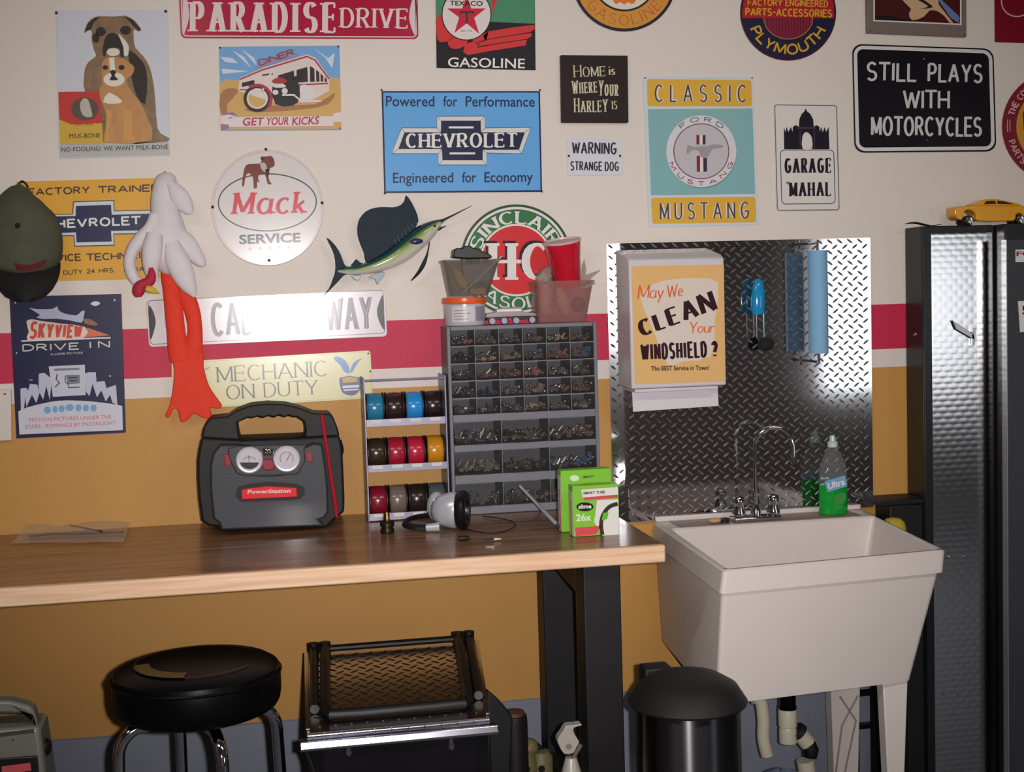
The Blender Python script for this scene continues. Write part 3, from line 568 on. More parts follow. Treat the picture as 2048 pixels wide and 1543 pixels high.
# Mack service
M0 = (535, 415)
s = Sign('round_sign', 'round white enamel service sign with a brown bulldog over a dark oval', ell(*M0, 112.5, 116.5, 72), (218, 210, 208), thick=.004, gloss=.17, bev=.002)
s.p('pink_ring', (206, 168, 172), 1, lambda m, y: m.rib(ell(*M0, 108, 112, 72), 1.2, y, True)); s.p('oval', (64, 80, 88), 1, lambda m, y: m.rib(ell(*c7(552,510)[0], 98, 57, 64, rot=-1), 2.3, y, True))
s.p('name_lettering', (212, 66, 84), 2, lambda m, y: T(m, 'Mack', *c7(262,606, 862,594), 42, y, .19, .1, .14, .07, .16, sizes=[1,1.25,1.25,1]))
s.p('lettering', (64, 62, 92), 2, lambda m, y: btext(m, 'SERVICE', *c7(322,850, 825,832), 17.5, y, .03))
def star(m, cx, cy, r, y): m.flat([(cx+(r if k % 2 == 0 else r*.42)*math.sin(PI*k/5), cy-(r if k % 2 == 0 else r*.42)*math.cos(PI*k/5)) for k in range(10)], y)
s.p('stars', (216, 138, 150), 2, lambda m, y: [star(m, *p, 5, y) for p in c7(410,890, 492,886, 572,884, 648,881, 728,879)])
s.polys('bulldog', (122, 66, 50), 3, smooth(c7(366,225, 400,196, 490,192, 505,160, 497,136, 545,134, 590,132, 612,182, 605,215, 572,232, 560,285, 572,340, 590,358, 555,360, 540,300, 520,275, 480,290, 478,325, 490,345, 466,342, 468,388, 440,392, 436,310, 400,270, 372,300, 362,372, 344,374, 350,310), 2))
s.polys('bulldog_chest', (190, 178, 172), 4, smooth(c7(492,192, 530,185, 550,230, 535,262, 505,240), 2)); s.polys('bulldog_harness', (60, 38, 36), 4, smooth(c7(498,138, 520,150, 512,170, 500,160), 1), c7(535,240, 572,232, 560,300, 545,300))
s.nails(c7(103,548, 1000,514, 540,76, 566,985), 3, None, 'bolt')

# Cadillac Way
s = Sign('street_sign', 'long white embossed street sign with flash glare on it, behind the orange legs', rrect(d1(48,236, 1930,150, 1948,522, 70,606), 8), (216, 208, 210), gloss=.2, bev=.0012)
s.p('border', (110, 84, 120), 1, lambda m, y: m.rib(rrect(d1(64,240, 1914,158, 1928,496, 82,584), 6), 1.3, y, True), gloss=.2)
s.polys('end_caps', (58, 46, 60), 1, smooth(d1(66,285, 98,310, 124,400, 112,470, 84,545, 72,420), 3), smooth(d1(1915,195, 1885,250, 1866,320, 1882,400, 1926,470, 1918,330), 3), gloss=.2)
cw = lambda w: (lambda m, y: (T(m, 'CADILLAC', *d1(562,520, 1388,484), 66, y, w, None, .13), T(m, 'WAY', *d1(1462,480, 1838,464), 66, y, w, None, .06)))
s.p('lettering_edge', (84, 68, 84), 1, cw(.13), gloss=.2); s.p('lettering', (186, 180, 190), 2, cw(.06), gloss=.12)
s.p('seal', (150, 145, 150), 1, lambda m, y: (m.rib(ell(*d1(262,400)[0], 18, 20), 1, y, True), m.rib(ell(*d1(262,400)[0], 11, 12), .8, y, True)), gloss=.2)

# Mechanic on duty
s = Sign('street_sign', 'pale yellow sign in thin serif words with a blue eagle crest', rrect(d1(246,722, 1816,630, 1836,1010, 258,1102), 7), (208, 202, 152), gloss=.25, bev=.001)
s.p('border', (176, 172, 140), 1, lambda m, y: m.rib(rrect(d1(260,734, 1804,644, 1822,998, 272,1088), 6), 1, y, True))
s.p('lettering', (78, 70, 76), 1, lambda m, y: (T(m, 'MECHANIC', *d1(608,882, 1478,830), 30, y, .11, .05, .12, .08), T(m, 'ON', *d1(682,1018, 905,1004), 28, y, .11, .05, .14, .08), T(m, 'DUTY', *d1(978,1000, 1405,974), 28, y, .11, .05, .12, .08), m.rib(d1(500,785, 520,780, 548,765), 1.5, y)))
s.polys('eagle_wings', (72, 118, 186), 1, smooth(d1(1525,686, 1565,680, 1612,708, 1642,755, 1652,812, 1610,800, 1575,745, 1540,715), 2), smooth(d1(1655,792, 1688,722, 1755,690, 1725,716, 1695,762, 1668,808), 2))
s.polys('crest', (62, 66, 116), 1, smooth(d1(1570,850, 1605,842, 1645,830, 1700,842, 1742,850, 1736,940, 1690,982, 1650,985, 1600,968, 1580,930), 2)); s.polys('crest_top', (178, 146, 60), 2, d1(1590,852, 1645,838, 1715,850, 1710,880, 1600,888)); s.p('crest_band', (206, 206, 218), 2, lambda m, y: (m.rib(d1(1595,920, 1725,912), 5, y), m.rib(d1(1605,945, 1720,938), 3, y)))
s.nails(d1(1798,656, 1814,796), 2.2, CHROME, 'screw')

# Skyview
s = Sign('tin_sign', 'dark navy drive in cinema sign with a white aeroplane, below the hanging cap', c8(85,150, 1100,125, 1142,1382, 148,1436), (44, 44, 84))
s.polys('aeroplane', (178, 186, 206), 1, smooth(c8(262,252, 340,264, 470,262, 520,236, 530,268, 580,300, 690,320, 735,285, 768,276, 760,330, 740,386, 640,366, 520,350, 390,352, 332,336, 362,314), 2))
s.polys('exhaust', (150, 104, 78), 1, smooth(c8(765,352, 830,358, 888,402, 850,412, 770,392), 2)); s.polys('fan', (214, 112, 80), 1, c8(790,430, 998,500, 762,520))
s.polys('title_back', (222, 206, 196), 2, smooth(c8(240,372, 300,355, 345,365, 560,395, 775,425, 762,522, 480,535, 250,542, 262,470), 2)); s.p('title', (206, 78, 60), 3, lambda m, y: T(m, 'SKYVIEW', *c8(262,532, 740,518), 30, y, .2, None, .1, slant=.15, sizes=[1.15,1.05,.98,.92,.88,.84,.8]))
s.p('white_line', (212, 212, 214), 3, lambda m, y: m.rib(c8(192,552, 1004,522), 3, y)); s.p('lettering', (206, 208, 200), 1, lambda m, y: (T(m, 'DRIVE', *c8(204,645, 716,628), 13.5, y, .2, None, .45), T(m, 'IN', *c8(812,618, 1000,610), 13.5, y, .2, None, .4), btext(m, 'A LONE PICTURE', *c8(458,682, 752,666), 4, y)))
s.polys('screen', (196, 198, 212), 2, c8(442,782, 770,766, 778,1042, 480,1058)); s.polys('screen_picture', (120, 122, 140), 3, c8(490,802, 720,795, 722,812, 492,822), c8(600,860, 725,860, 725,935, 612,945)); s.p('screen_lines', (60, 58, 90), 4, lambda m, y: (m.rib(c8(596,865, 590,920, 620,945, 620,975, 725,970), 1.6, y), m.rib(c8(625,885, 700,882), 2, y), m.rib(c8(630,912, 700,910), 2, y), m.rib(c8(520,850, 510,900, 540,930, 500,970), 2, y)))
s.polys('curtains', (190, 192, 210), 1, c8(185,985, 235,975, 255,1000, 272,940, 340,948, 350,1010, 352,850, 400,840, 440,870, 470,900, 452,1085, 420,960, 392,1085, 360,1020, 330,1115, 290,1040, 240,1150, 230,1060, 216,1182, 190,1185), c8(770,850, 800,835, 870,835, 876,922, 950,915, 966,980, 1052,950, 1066,1132, 1020,1112, 1000,1040, 960,1100, 920,1000, 880,1062, 840,940, 812,1052, 780,1010))
s.polys('ground', (204, 204, 216), 2, smooth(c8(166,1192, 240,1156, 450,1105, 620,1090, 850,1102, 1050,1128, 1110,1142), 2, False)+c8(1116,1360, 176,1400))
s.polys('parked_cars', (120, 164, 202), 3, *[ell(*c8(x, y_)[0], w, 7) for x, y_, w in ((430,1178,7), (500,1172,5), (560,1165,6), (632,1155,8), (712,1158,6), (780,1160,6), (850,1160,6))])
s.p('red_lettering', (214, 104, 96), 3, lambda m, y: (btext(m, 'MOTION PICTURES UNDER THE', *c8(266,1286, 1010,1256), 7.5, y), btext(m, 'STARS - ROMANCE BY MOONLIGHT', *c8(228,1348, 1050,1310), 7.5, y)))
s.polys('stars', (210, 212, 216), 1, smooth(c8(820,215, 865,190, 912,208, 870,235), 2), ell(*c8(140,205)[0], 1.6), ell(*c8(1040,182)[0], 1.8), ell(*c8(1000,870)[0], 1.6), ell(*c8(150,660)[0], 1.4), ell(*c8(280,905)[0], 4, .8))

# Sinclair
S0 = d3(930,700)[0]
s = Sign('round_sign', 'round green and red gasoline sign partly hidden behind the plastic tubs', ell(*S0, 111.5, n=72), (56, 96, 66))
s.p('outer_ring', (222, 218, 212), 1, lambda m, y: m.rib(ell(*S0, 104, n=72), 5, y, True)); s.polys('green_band', (50, 118, 66), 1, ell(*S0, 100, n=72)); s.polys('inner_ring', (226, 218, 208), 3, ell(*S0, 72.5, n=60)); s.polys('red_disc', (210, 44, 50), 4, ell(*S0, 68.5, n=60))
sc = lambda dx: (lambda m, y: [T(m, t, 0, 0, 23, y, .26, .12, .18, .05, mp=g, Lcap=L_) for t, (g, L_) in (('SINCLAIR', arcmap(S0[0]-dx, S0[1], 74.5, 74.5, 165, 22, 23)), ('GASOLINE', arcmap(S0[0]-dx, S0[1], 97.5, 97.5, 207, 338, 22, True)))])
s.p('lettering_shadow', (34, 44, 44), 2, sc(1.6)); s.p('lettering', (226, 220, 214), 3, sc(0))
hc = lambda dx, dy: (lambda m, y: (T(m, 'H', (d3(630,912)[0][0]-dx, d3(0,912)[0][1]-dy), (d3(928,912)[0][0]-dx, d3(0,912)[0][1]-dy), 73, y, .24, .09, .1, .06), T(m, 'C', (d3(985,905)[0][0]-dx, d3(0,905)[0][1]-dy), (d3(1300,905)[0][0]-dx, d3(0,905)[0][1]-dy), 71, y, .24, .09, .1)))
s.p('monogram_shadow', (44, 30, 46), 5, hc(5, 5)); s.p('monogram', (228, 222, 218), 6, lambda m, y: (hc(0, 0)(m, y), m.flat(d3(930,695, 980,695, 980,735, 930,735), y)))
# ------------------------------------------------------------------ wall-hung things
def pxtube(mb, pts, n=14, k=3, col=None):     # (px, py, y, half width px, half depth m)
    P = smooth([tuple(p) for p in pts], k, False) if k > 1 else pts
    return mb.tube([at(p[0], p[1], p[2]) for p in P], [max(.0003, p[3]*pxm(p[2])) for p in P], n, [max(.0003, p[4]) for p in P], up=(0, 1, 0))
# sailfish
f0 = at(780, 590, 0)
t = thing('sailfish', 'mounted blue sailfish plaque with a tall dark sail and long bill', 'fish', f0)
mb = MB(); Q = [(300,868,16,.006), (400,866,44,.012), (520,862,52,.016), (660,828,72,.02), (800,775,92,.023), (930,705,110,.025), (1060,610,118,.026), (1180,510,112,.025), (1270,440,96,.022), (1340,385,66,.017), (1400,345,34,.01), (1450,318,16,.006), (1580,252,9,.004), (1752,165,3,.002)]
Q = smooth([(a, b, c, d_) for a, b, c, d_ in Q], 3, False); rings = []; n = 18; cols = []
for i, (a, b, w, dp) in enumerate(Q):
    a2 = Q[min(i+1, len(Q)-1)]; a1_ = Q[max(i-1, 0)]; dx, dy = a2[0]-a1_[0], a2[1]-a1_[1]; l = math.hypot(dx, dy); nx, ny = dy/l, -dx/l
    R_ = []
    for k in range(n):
        th = 2*PI*k/n; px, py = d2(a+nx*w*math.cos(th), b+ny*w*math.cos(th))[0]
        R_.append(at(px, py, -.034 - dp*math.sin(th)*1.0)); c = math.cos(th)
        u = i/(len(Q)-1)
        top, mid, low = (16, 58, 72), (150, 168, 70) if u > .15 else (120, 150, 90), (205, 202, 190)
        if u > .78: top = mid = (40, 30, 46); low = (90, 96, 110)
        cc = top if c > .55 else (tuple(mid[j]+(top[j]-mid[j])*(c-.1)/.45 for j in range(3)) if c > .1 else (tuple(low[j]+(mid[j]-low[j])*(c+.35)/.45 for j in range(3)) if c > -.35 else low))
        cols.append(lin(cc))
    rings.append(R_)
mb.loft(rings); mb.c = cols
mkobj('body', mb, attrmat('painted_fish', .12, .6), t)
FIN = mat('dark_blue_fin', (14, 32, 46), .55, spec=.25, noise=.5, nscale=30)
def fin(name, pts, y1=-.034, th=.006, m=FIN, k=2):
    return mkobj(name, MB().slab(smooth(d2(*pts), k), y1+th, y1), m, t, bevel=.001)
fin('sail_fin', (608,790, 585,680, 548,590, 518,500, 512,400, 535,310, 600,232, 690,192, 800,182, 900,185, 980,160, 1020,112, 1036,56, 1082,110, 1130,200, 1170,330, 1100,450, 950,590, 800,700, 700,770))
fin('tail_fin', (132,1150, 205,1062, 258,930, 275,850, 270,740, 240,640, 178,512, 242,560, 310,650, 350,740, 378,810, 430,832, 430,900, 365,920, 300,990, 220,1070))
fin('rear_fin', (442,818, 470,778, 500,742, 540,778, 600,800, 540,830)); fin('lower_fin', (445,925, 520,915, 550,930, 525,975, 480,960), m=mat('pale_blue_fin', (104, 130, 140), .3)); fin('lower_fin', (635,940, 700,900, 800,880, 790,940, 745,985, 725,1025, 705,965, 660,950), m=MATS['pale_blue_fin'])
fin('lower_jaw', (1370,400, 1420,395, 1482,382, 1440,405, 1385,440), y1=-.04)
mkobj('gill_patch', pxtube(MB(), [(*d2(1075,560)[0], -.058, 2, .002), (*d2(1140,552)[0], -.060, 6.5, .004), (*d2(1215,550)[0], -.057, 3, .002)]), mat('gill_blue', (40, 48, 86), .3), t)
mkobj('eye', MB().ball(at(*d2(1345,385)[0], -.052), .003, .003, .003, 10, 6), BLACKG, t)
mkobj('spines', (lambda m: [m.tube([at(*p, -.056), at(*q, -.052)], .0006, 5) for p, q in zip(d2(*sum([(930+38*i, 590-36*i) for i in range(7)], ())), d2(*sum([(905+38*i, 520-30*i) for i in range(7)], ())))] and m)(MB()), MATS['pale_blue_fin'], t)['kind'] = 'stuff'
mkobj('pectoral_fin', pxtube(MB(), [(*d2(1288,555)[0], -.05, 1.2, .001), (*d2(1270,670)[0], -.05, 1.5, .001), (*d2(1228,790)[0], -.046, 4, .0015), (*d2(1170,890)[0], -.04, 3.2, .0015), (*d2(1092,975)[0], -.03, 1, .001)]), FIN, t)
mkobj('wall_mount', MB().lathe(at(790, 520, -.004), [(.012, .0), (.012, -.02)], 'y', 12), NAIL, t)

# rubber chicken (plush) hung on the wall
t = thing('plush_chicken', 'limp white toy chicken hung upside down with long orange legs and a red comb', 'toy', at(370, 840, 0))
WP = mat('white_plush', (216, 208, 212), .7, noise=.05, nscale=60, bump=.5, bscale=220)
def ch(name, m, crop, pts, y0=-.045, k=3, n=14):
    return mkobj(name, pxtube(MB(), [(*crop(a, b)[0], yy, w, d_) for a, b, yy, w, d_ in pts], n, k), m, t)
ch('body', WP, c6, [(1550,212,-.03,8,.008), (1550,250,-.032,18,.014), (1535,340,-.04,22,.02), (1520,470,-.045,24,.022), (1540,600,-.05,28,.025), (1560,740,-.05,34,.028), (1560,880,-.05,38,.03), (1580,1000,-.05,34,.028), (1600,1080,-.045,26,.02), (1620,1110,-.04,14,.012)])
ch('wing', WP, c6, [(1580,300,-.055,7,.008), (1650,400,-.06,17,.01), (1710,490,-.06,17,.01), (1765,565,-.058,10,.007), (1790,592,-.056,2,.003)])
ch('wing', WP, c6, [(1640,740,-.06,10,.008), (1730,860,-.065,19,.012), (1820,980,-.062,15,.01), (1880,1060,-.06,9,.008), (1890,1090,-.06,2,.004)])
ch('neck', WP, c6, [(1440,600,-.06,10,.012), (1400,720,-.065,12,.013), (1320,820,-.066,14,.013), (1240,920,-.064,12,.012), (1205,1040,-.06,11,.011), (1230,1160,-.056,11,.011), (1290,1240,-.054,10,.01)], n=12)
ch('wattle_fold', WP, c6, [(1440,780,-.08,15,.014), (1420,900,-.085,19,.016), (1410,1020,-.085,18,.015), (1410,1120,-.08,14,.012), (1440,1230,-.075,8,.008)])
ch('tail', WP, c6, [(1600,860,-.075,14,.012), (1640,1000,-.08,22,.015), (1700,1140,-.08,22,.014), (1760,1270,-.078,15,.011), (1815,1362,-.075,4,.004)])
RC = mat('crimson_felt', (176, 26, 54), .7); OR = mat('orange_red_felt', (226, 58, 34), .75, noise=.12, nscale=60, bump=.3)
ch('comb', RC, c6, [(1405,1095,-.098,4,.004), (1412,1160,-.1,8,.006), (1395,1220,-.1,10,.007), (1345,1240,-.1,9,.007), (1300,1270,-.1,11,.008), (1290,1330,-.1,11,.008), (1292,1368,-.1,5,.005)])
ch('beak', mat('yellow_felt', (196, 168, 50), .6), c6, [(1360,1290,-.105,6,.005), (1410,1300,-.105,7,.005), (1488,1334,-.103,1,.001)])
ch('leg', OR, c6, [(1560,1080,-.03,12,.008), (1572,1180,-.032,15,.009), (1600,1300,-.034,17,.01), (1620,1500,-.034,17.5,.01), (1640,1700,-.034,18,.01), (1660,1850,-.034,20,.01), (1680,1960,-.034,20,.008)])
ch('leg', OR, c6, [(1650,1270,-.028,10,.008), (1740,1370,-.03,15,.009), (1790,1500,-.032,15,.01), (1815,1650,-.032,14,.01), (1810,1780,-.032,16,.01), (1790,1900,-.032,20,.009), (1770,1960,-.032,22,.008)])
mkobj('foot', MB().slab(smooth(d1(262,640, 482,640, 500,760, 540,905, 600,1000, 642,1060, 632,1088, 600,1090, 552,1085, 562,1140, 540,1172, 480,1155, 430,1130, 390,1165, 345,1198, 315,1180, 300,1105, 262,1096, 245,1130, 222,1162, 200,1138, 235,1060, 262,900, 268,780), 3), -.024, -.038), OR, t, bevel=.005, bseg=3)
mkobj('hook', MB().tube([at(330, 352, -.001), at(330, 350, -.03), at(330, 343, -.036)], .002, 6), NAIL, t)

# cap
t = thing('baseball_cap', 'worn olive cap with a black peak and dark red band, hung at the left', 'cap', at(55, 600, 0))
OL = mat('olive_canvas', (78, 78, 62), .85, noise=.3, nscale=18, bump=.4)
rowsC = [(345,238,46,.012), (385,215,110,.025), (450,200,175,.04), (540,195,235,.05), (640,205,285,.058), (760,225,315,.063), (880,232,322,.065), (980,230,315,.065), (1060,235,290,.062), (1120,240,230,.057), (1165,240,120,.045)]
def capsurf(u, v):   # crop x, crop y -> world point on the crown front
    for i in range(len(rowsC)-1):
        if rowsC[i][0] <= v <= rowsC[i+1][0]:
            k = (v-rowsC[i][0])/(rowsC[i+1][0]-rowsC[i][0]); cx, hw, dp = [rowsC[i][j]*(1-k)+rowsC[i+1][j]*k for j in (1, 2, 3)]
    return -.078-dp*math.sqrt(max(0, 1-((u-cx)/hw)**2)), cx, hw
mb = MB(); pxtube(mb, [(*c6(cx, y_)[0], -.078, hw/4.655, dp) for y_, cx, hw, dp in rowsC], 24, 2); mkobj('crown', mb, OL, t)
mb = MB(); rows = []
for v, hw, yy in ((985, 300, -.05), (1060, 322, -.075), (1140, 318, -.098), (1220, 296, -.112), (1300, 250, -.122), (1370, 180, -.128), (1412, 70, -.13)):
    R1 = []; R2 = []
    for k in range(13):
        a = -1+2*k/12; p = c6(245+hw*a-(v-985)*.02, v+18*(1-a*a)*0)[0]; y_ = yy-.03*(1-a*a)+.0
        R1.append(at(*p, y_)); R2.append(at(p[0], p[1], y_+.004))
    rows.append(R1+R2[::-1])
mb.loft(rows); mkobj('peak', mb, mat('black_cloth', (20, 17, 18), .8), t)
mb = MB(); L_ = []; U_ = []
for k in range(15):
    a = k/14; u = 50+385*a; v1 = 1012+55*math.sin(PI*a)**.9; v2 = 1035+95*math.sin(PI*a)**.7
    U_.append(at(*c6(u, v1)[0], capsurf(u, min(v1, 1160))[0]-.003)); L_.append(at(*c6(u, v2)[0], capsurf(u, min(v2, 1160))[0]-.003))
mb.add(U_+L_, [(i, i+1, 15+i+1, 15+i) for i in range(14)]); mkobj('red_band', mb, mat('dark_red_stitching', (92, 26, 24), .7), t)
mkobj('top_button', MB().ball(at(*c6(165,705)[0], capsurf(165, 705)[0]), .007, .005, .007, 10, 6), MATS['black_cloth'], t)
mkobj('strap', MB().tube([at(*p, -.06) for p in smooth(c6(165,360, 175,315, 205,290, 240,310, 262,350), 3, False)], .0022, 6), MATS['black_cloth'], t)
mkobj('hook', MB().tube([at(*c6(205,300)[0], -.001), at(*c6(205,300)[0], -.062), at(*c6(205,285)[0], -.066)], .002, 6), NAIL, t)

# outlet cover at the left edge
t = thing('outlet_cover', 'white plastic outlet cover on the wall at the left edge', 'outlet', at(2, 884, 0))
mkobj('cover', MB().slab([(-46,780),(22,778),(23,880),(-44,884)], -.001, -.012), WHITEP, t, bevel=.002)
mkobj('socket', MB().slab(ell(-12, 808, 14, 12, 16), -.012, -.014), WHITEP, t); mkobj('socket', MB().slab(ell(-11, 855, 14, 12, 16), -.012, -.014), WHITEP, t)
mkobj('screw', MB().lathe(at(10, 787, -.012), [(.003, 0), (.003, -.002), (.0005, -.003)], 'y', 10), CHROME, t)

# ------------------------------------------------------------------ diamond plate splash panel
PL = dict(x0=at(1212, 485).x, x1=at(1736, 477).x, z0=at(1742, 1012).z, z1=at(1212, 485).z)
PL['z1'] = 1.600
def poff(x):  # left edge bent back to the wall, a shape added to catch the flash
    d = x-PL['x0']; return .0135 - (.002+.266*(.031-d) if d < .031 else .266/.03*(.046-d)**2 if d < .046 else 0)
t = thing('diamond_plate', 'polished diamond plate sheet on the wall behind the laundry sink', 'panel', ((PL['x0']+PL['x1'])/2, 0, PL['z0']))
PLM = mat('polished_plate', (196, 196, 200), .085, 1, bump=.05, bscale=14)
mb = MB(); xs = [PL['x0']+.046*i/24 for i in range(25)] + [PL['x1']-.02, PL['x1']]
mb.loft([[Vector((x, -poff(x)+.0008, PL['z0'])), Vector((x, -poff(x), PL['z0'])), Vector((x, -poff(x), PL['z1'])), Vector((x, -poff(x)+.0008, PL['z1']))] for x in xs])
mkobj('sheet', mb, PLM, t)
mkobj('furring_board', MB().box((PL['x0']+.06, -.0122, PL['z0']+.02), (PL['x1']-.02, -.0005, PL['z1']-.02)), mat('plywood', (150, 120, 84), .7), t)
def lugs(mb, x0, x1, z0, z1, P, yf, L=.0112, Wd=.0029, H=.002, place=None):
    i = 0; z = z0+P/4
    while z < z1-P/4:
        x = x0+P/4+(P/2 if i % 2 else 0); s_ = 1 if i % 2 else -1
        while x < x1-P/4:
            u = Vector((.80*s_, 0, .6))*L; w = Vector((-.6*s_, 0, .80))*Wd; y = yf(x); c = Vector((x, y, z)); up = Vector((0, -H, 0))
            pts = [c-u, c-u*.4-w, c+u*.4-w, c+u, c+u*.4+w, c-u*.4+w, c-u*.55+up, c+u*.55+up]
            if place: pts = [place(p) for p in pts]
            mb.add(pts, [(0,1,6), (1,2,7,6), (2,3,7), (3,4,7), (4,5,6,7), (5,0,6)]); x += P
        i += 1; z += P/2
mb = MB(); lugs(mb, PL['x0']+.004, PL['x1'], PL['z0'], PL['z1'], .0285, lambda x: -poff(x)+.0001)
mkobj('tread_pattern', mb, mat('polished_lugs', (228, 228, 230), .26, 1), t)['kind'] = 'stuff'

# paper towel dispenser
YF = -.142; a = at(1257, 517, YF); b = at(1453, 775, YF); bk = at(1228, 500, -.014)
t = thing('towel_dispenser', 'white paper towel dispenser with a tan windshield poster on its front', 'dispenser', ((a.x+b.x)/2, -.014, at(1262, 778, YF).z))
x0, x1, zb, zt = a.x, b.x, at(1262, 778, YF).z, a.z; zk = bk.z
mb = MB(); mb.loft([[Vector((x, -.0155, zb)), Vector((x, YF, zb)), Vector((x, YF, zt-.004)), Vector((x, YF+.02, zt+.006)), Vector((x, -.0155, zk))] for x in (x0, x1)])
mkobj('housing', mb, mat('dispenser_plastic', (206, 200, 204), .3), t, bevel=.004)
mkobj('bottom_tray', MB().box((x0+.01, YF+.004, zb-.01), (x1-.02, -.0165, zb-.001)), MATS['dispenser_plastic'], t, bevel=.002)
y = YF-.0012; mb = MB(); mb.slab(d8(262,258, 926,246, 934,1086, 286,1108), YF-.0002, y); mkobj('poster', mb, ink(224, 178, 116), t)
def dp(name, col, k, fn): mb = MB(); fn(mb, y-STEP*k); emit(name, mb, ink(*col), t, smooth=0)
dp('poster_shield', (218, 204, 192), 1, lambda m, yy: m.flat(smooth(d8(410,392, 560,352, 740,345, 886,380, 862,640, 832,905, 640,940, 525,968, 450,800, 385,640, 325,480), 2), yy))
dp('script_lettering', (220, 96, 32), 2, lambda m, yy: (T(m, 'May', *d8(305,492, 492,486), 27, yy, .1, .06, .1, slant=.15), T(m, 'We', *d8(515,486, 634,470), 25, yy, .1, .06, .1, slant=.15), T(m, 'Your', *d8(672,738, 856,734), 22, yy, .11, .06, .1, slant=.15)))
dp('big_lettering', (58, 22, 34), 2, lambda m, yy: (T(m, 'CLEAN', *d8(330,765, 884,566), 36, yy, .3, .1, .12, slant=.02, sizes=[.85,.9,.95,1.02,1.1]), T(m, 'WINDSHIELD', *d8(330,934, 808,912), 32, yy, .17, .15, .08), T(m, '?', *d8(838,912, 886,910), 31, yy, .22, .18, .1)))
dp('slogan', (70, 42, 40), 2, lambda m, yy: btext(m, 'The BEST Service in Town!', *d8(405,1008, 820,1003), 8.5, yy, .02))
tw = mkobj('paper_towel', MB().slab(d8(266,1150, 882,1136, 888,1262, 274,1304), -.099, -.1005), mat('white_paper', (212, 206, 212), .8), None)
tag(tw, 'white paper towel hanging out below the dispenser', 'paper towel')
# vertical blue roll on a chrome holder
hx = at(1636, 600, -.09); r_ = 20.5*pxm(-.09); zt_, zb_ = at(1633, 501, -.09).z, at(1637, 706, -.09).z
t = thing('roll_holder', 'chrome rod holder gripping the blue paper roll on the diamond plate', 'holder', (hx.x, -.014, zb_-.02))
mkobj('rod', MB().tube([(hx.x, -.09, zb_-.028), (hx.x, -.09, zt_+.026)], .0035, 10), CHROME, t)
for zz in (zb_-.022, zt_+.02):
    mkobj('bracket_arm', MB().tube([(hx.x-.006, -.0155, zz), (hx.x-.006, -.096, zz)], .0032, 8), CHROME, t); mkobj('bracket_foot', MB().box((hx.x-.018, -.0175, zz-.012), (hx.x+.008, -.0155, zz+.012)), CHROME, t, bevel=.001)
mb = MB(); mb.loft([[Vector((hx.x+r*math.cos(2*PI*k/32), -.09+r*math.sin(2*PI*k/32), z)) for k in range(32)] for r, z in ((.005, zb_), (r_, zb_), (r_*1.015, (zt_+zb_)/2+.02), (r_, zt_), (.005, zt_))], cap=False, close=True)
tag(mkobj('paper_roll', mb, mat('blue_paper', (126, 172, 208), .75, noise=.06, bump=.4), None), 'light blue upright paper roll on the chrome holder', 'paper roll')
# brush
t = thing('parts_brush', 'blue handled brush with chrome shanks and a round black head on the plate', 'brush', at(1520, 706, -.05))
BH = mat('blue_acrylic', (28, 138, 188), .12, coat=.5)
mkobj('handle', pxtube(MB(), [(1518,558,-.05,4,.004), (1517,566,-.05,11,.01), (1516,590,-.05,14.5,.014), (1516,615,-.05,15,.014), (1517,628,-.05,13,.012)], 16), BH, t)
for px in (1513, 1527): mkobj('shank', MB().tube([at(px, 627, -.05), at(px+1, 676, -.05)], .0022, 8), CHROME, t)
mb = MB(); c = at(1532, 688, -.055); mb.ball(c, .022, .02, .019, 16, 10); mkobj('brush_head', mb, mat('black_bristle', (24, 24, 18), .8, bump=1, bscale=500), t)
mkobj('hook', MB().tube([at(1518, 560, -.0155), at(1518, 560, -.052), at(1518, 553, -.056)], .0018, 6), CHROME, t)

# ------------------------------------------------------------------ workbench
ZB = .935
def woodmat(name, c1_, c2_, rough, coat=0, sc=(3, 40, 40)):
    m = mat(name, c1_, rough, coat=coat); nt = m.node_tree; b = nt.nodes['Principled BSDF']
    tc = nt.nodes.new('ShaderNodeNewGeometry'); mp = nt.nodes.new('ShaderNodeMapping'); mp.inputs['Scale'].default_value = sc
    nt.links.new(tc.outputs['Position'], mp.inputs[0]); n = nt.nodes.new('ShaderNodeTexNoise'); n.inputs['Scale'].default_value = 1.6; n.inputs['Detail'].default_value = 8; n.inputs['Distortion'].default_value = .6
    nt.links.new(mp.outputs[0], n.inputs['Vector']); r = nt.nodes.new('ShaderNodeValToRGB'); r.color_ramp.elements[0].position = .35; r.color_ramp.elements[1].position = .68
    r.color_ramp.elements[0].color = lin(c2_)+(1,); r.color_ramp.elements[1].color = lin(c1_)+(1,); nt.links.new(n.outputs['Fac'], r.inputs[0]); nt.links.new(r.outputs[0], b.inputs['Base Color'])
    return m
XR = .8
t = thing('workbench', 'long brown workbench with a pale front edge and black legs', 'workbench', (-.3, -.33, 0))
TOPW = woodmat('bench_top_wood', (156, 114, 82), (104, 70, 48), .3, .15, (2.2, 26, 26))
EDGEW = woodmat('bench_edge_wood', (232, 196, 164), (212, 170, 136), .45, 0, (3, 40, 60))
mkobj('worktop', MB().box((WX0+.002, -.635, ZB-.037), (XR, -.004, ZB)), TOPW, t, bevel=.002)
mkobj('front_edge', MB().box((WX0+.002, -.655, ZB-.037), (XR, -.6355, ZB+.0002)), EDGEW, t, bevel=.004)
BLK = mat('black_painted_wood', (16, 14, 16), .55)
fx0, fx1 = at(1166, 1300, -.60).x, at(1240, 1300, -.60).x; bx0, bx1 = at(1085, 1300, -.10).x, at(1150, 1300, -.10).x
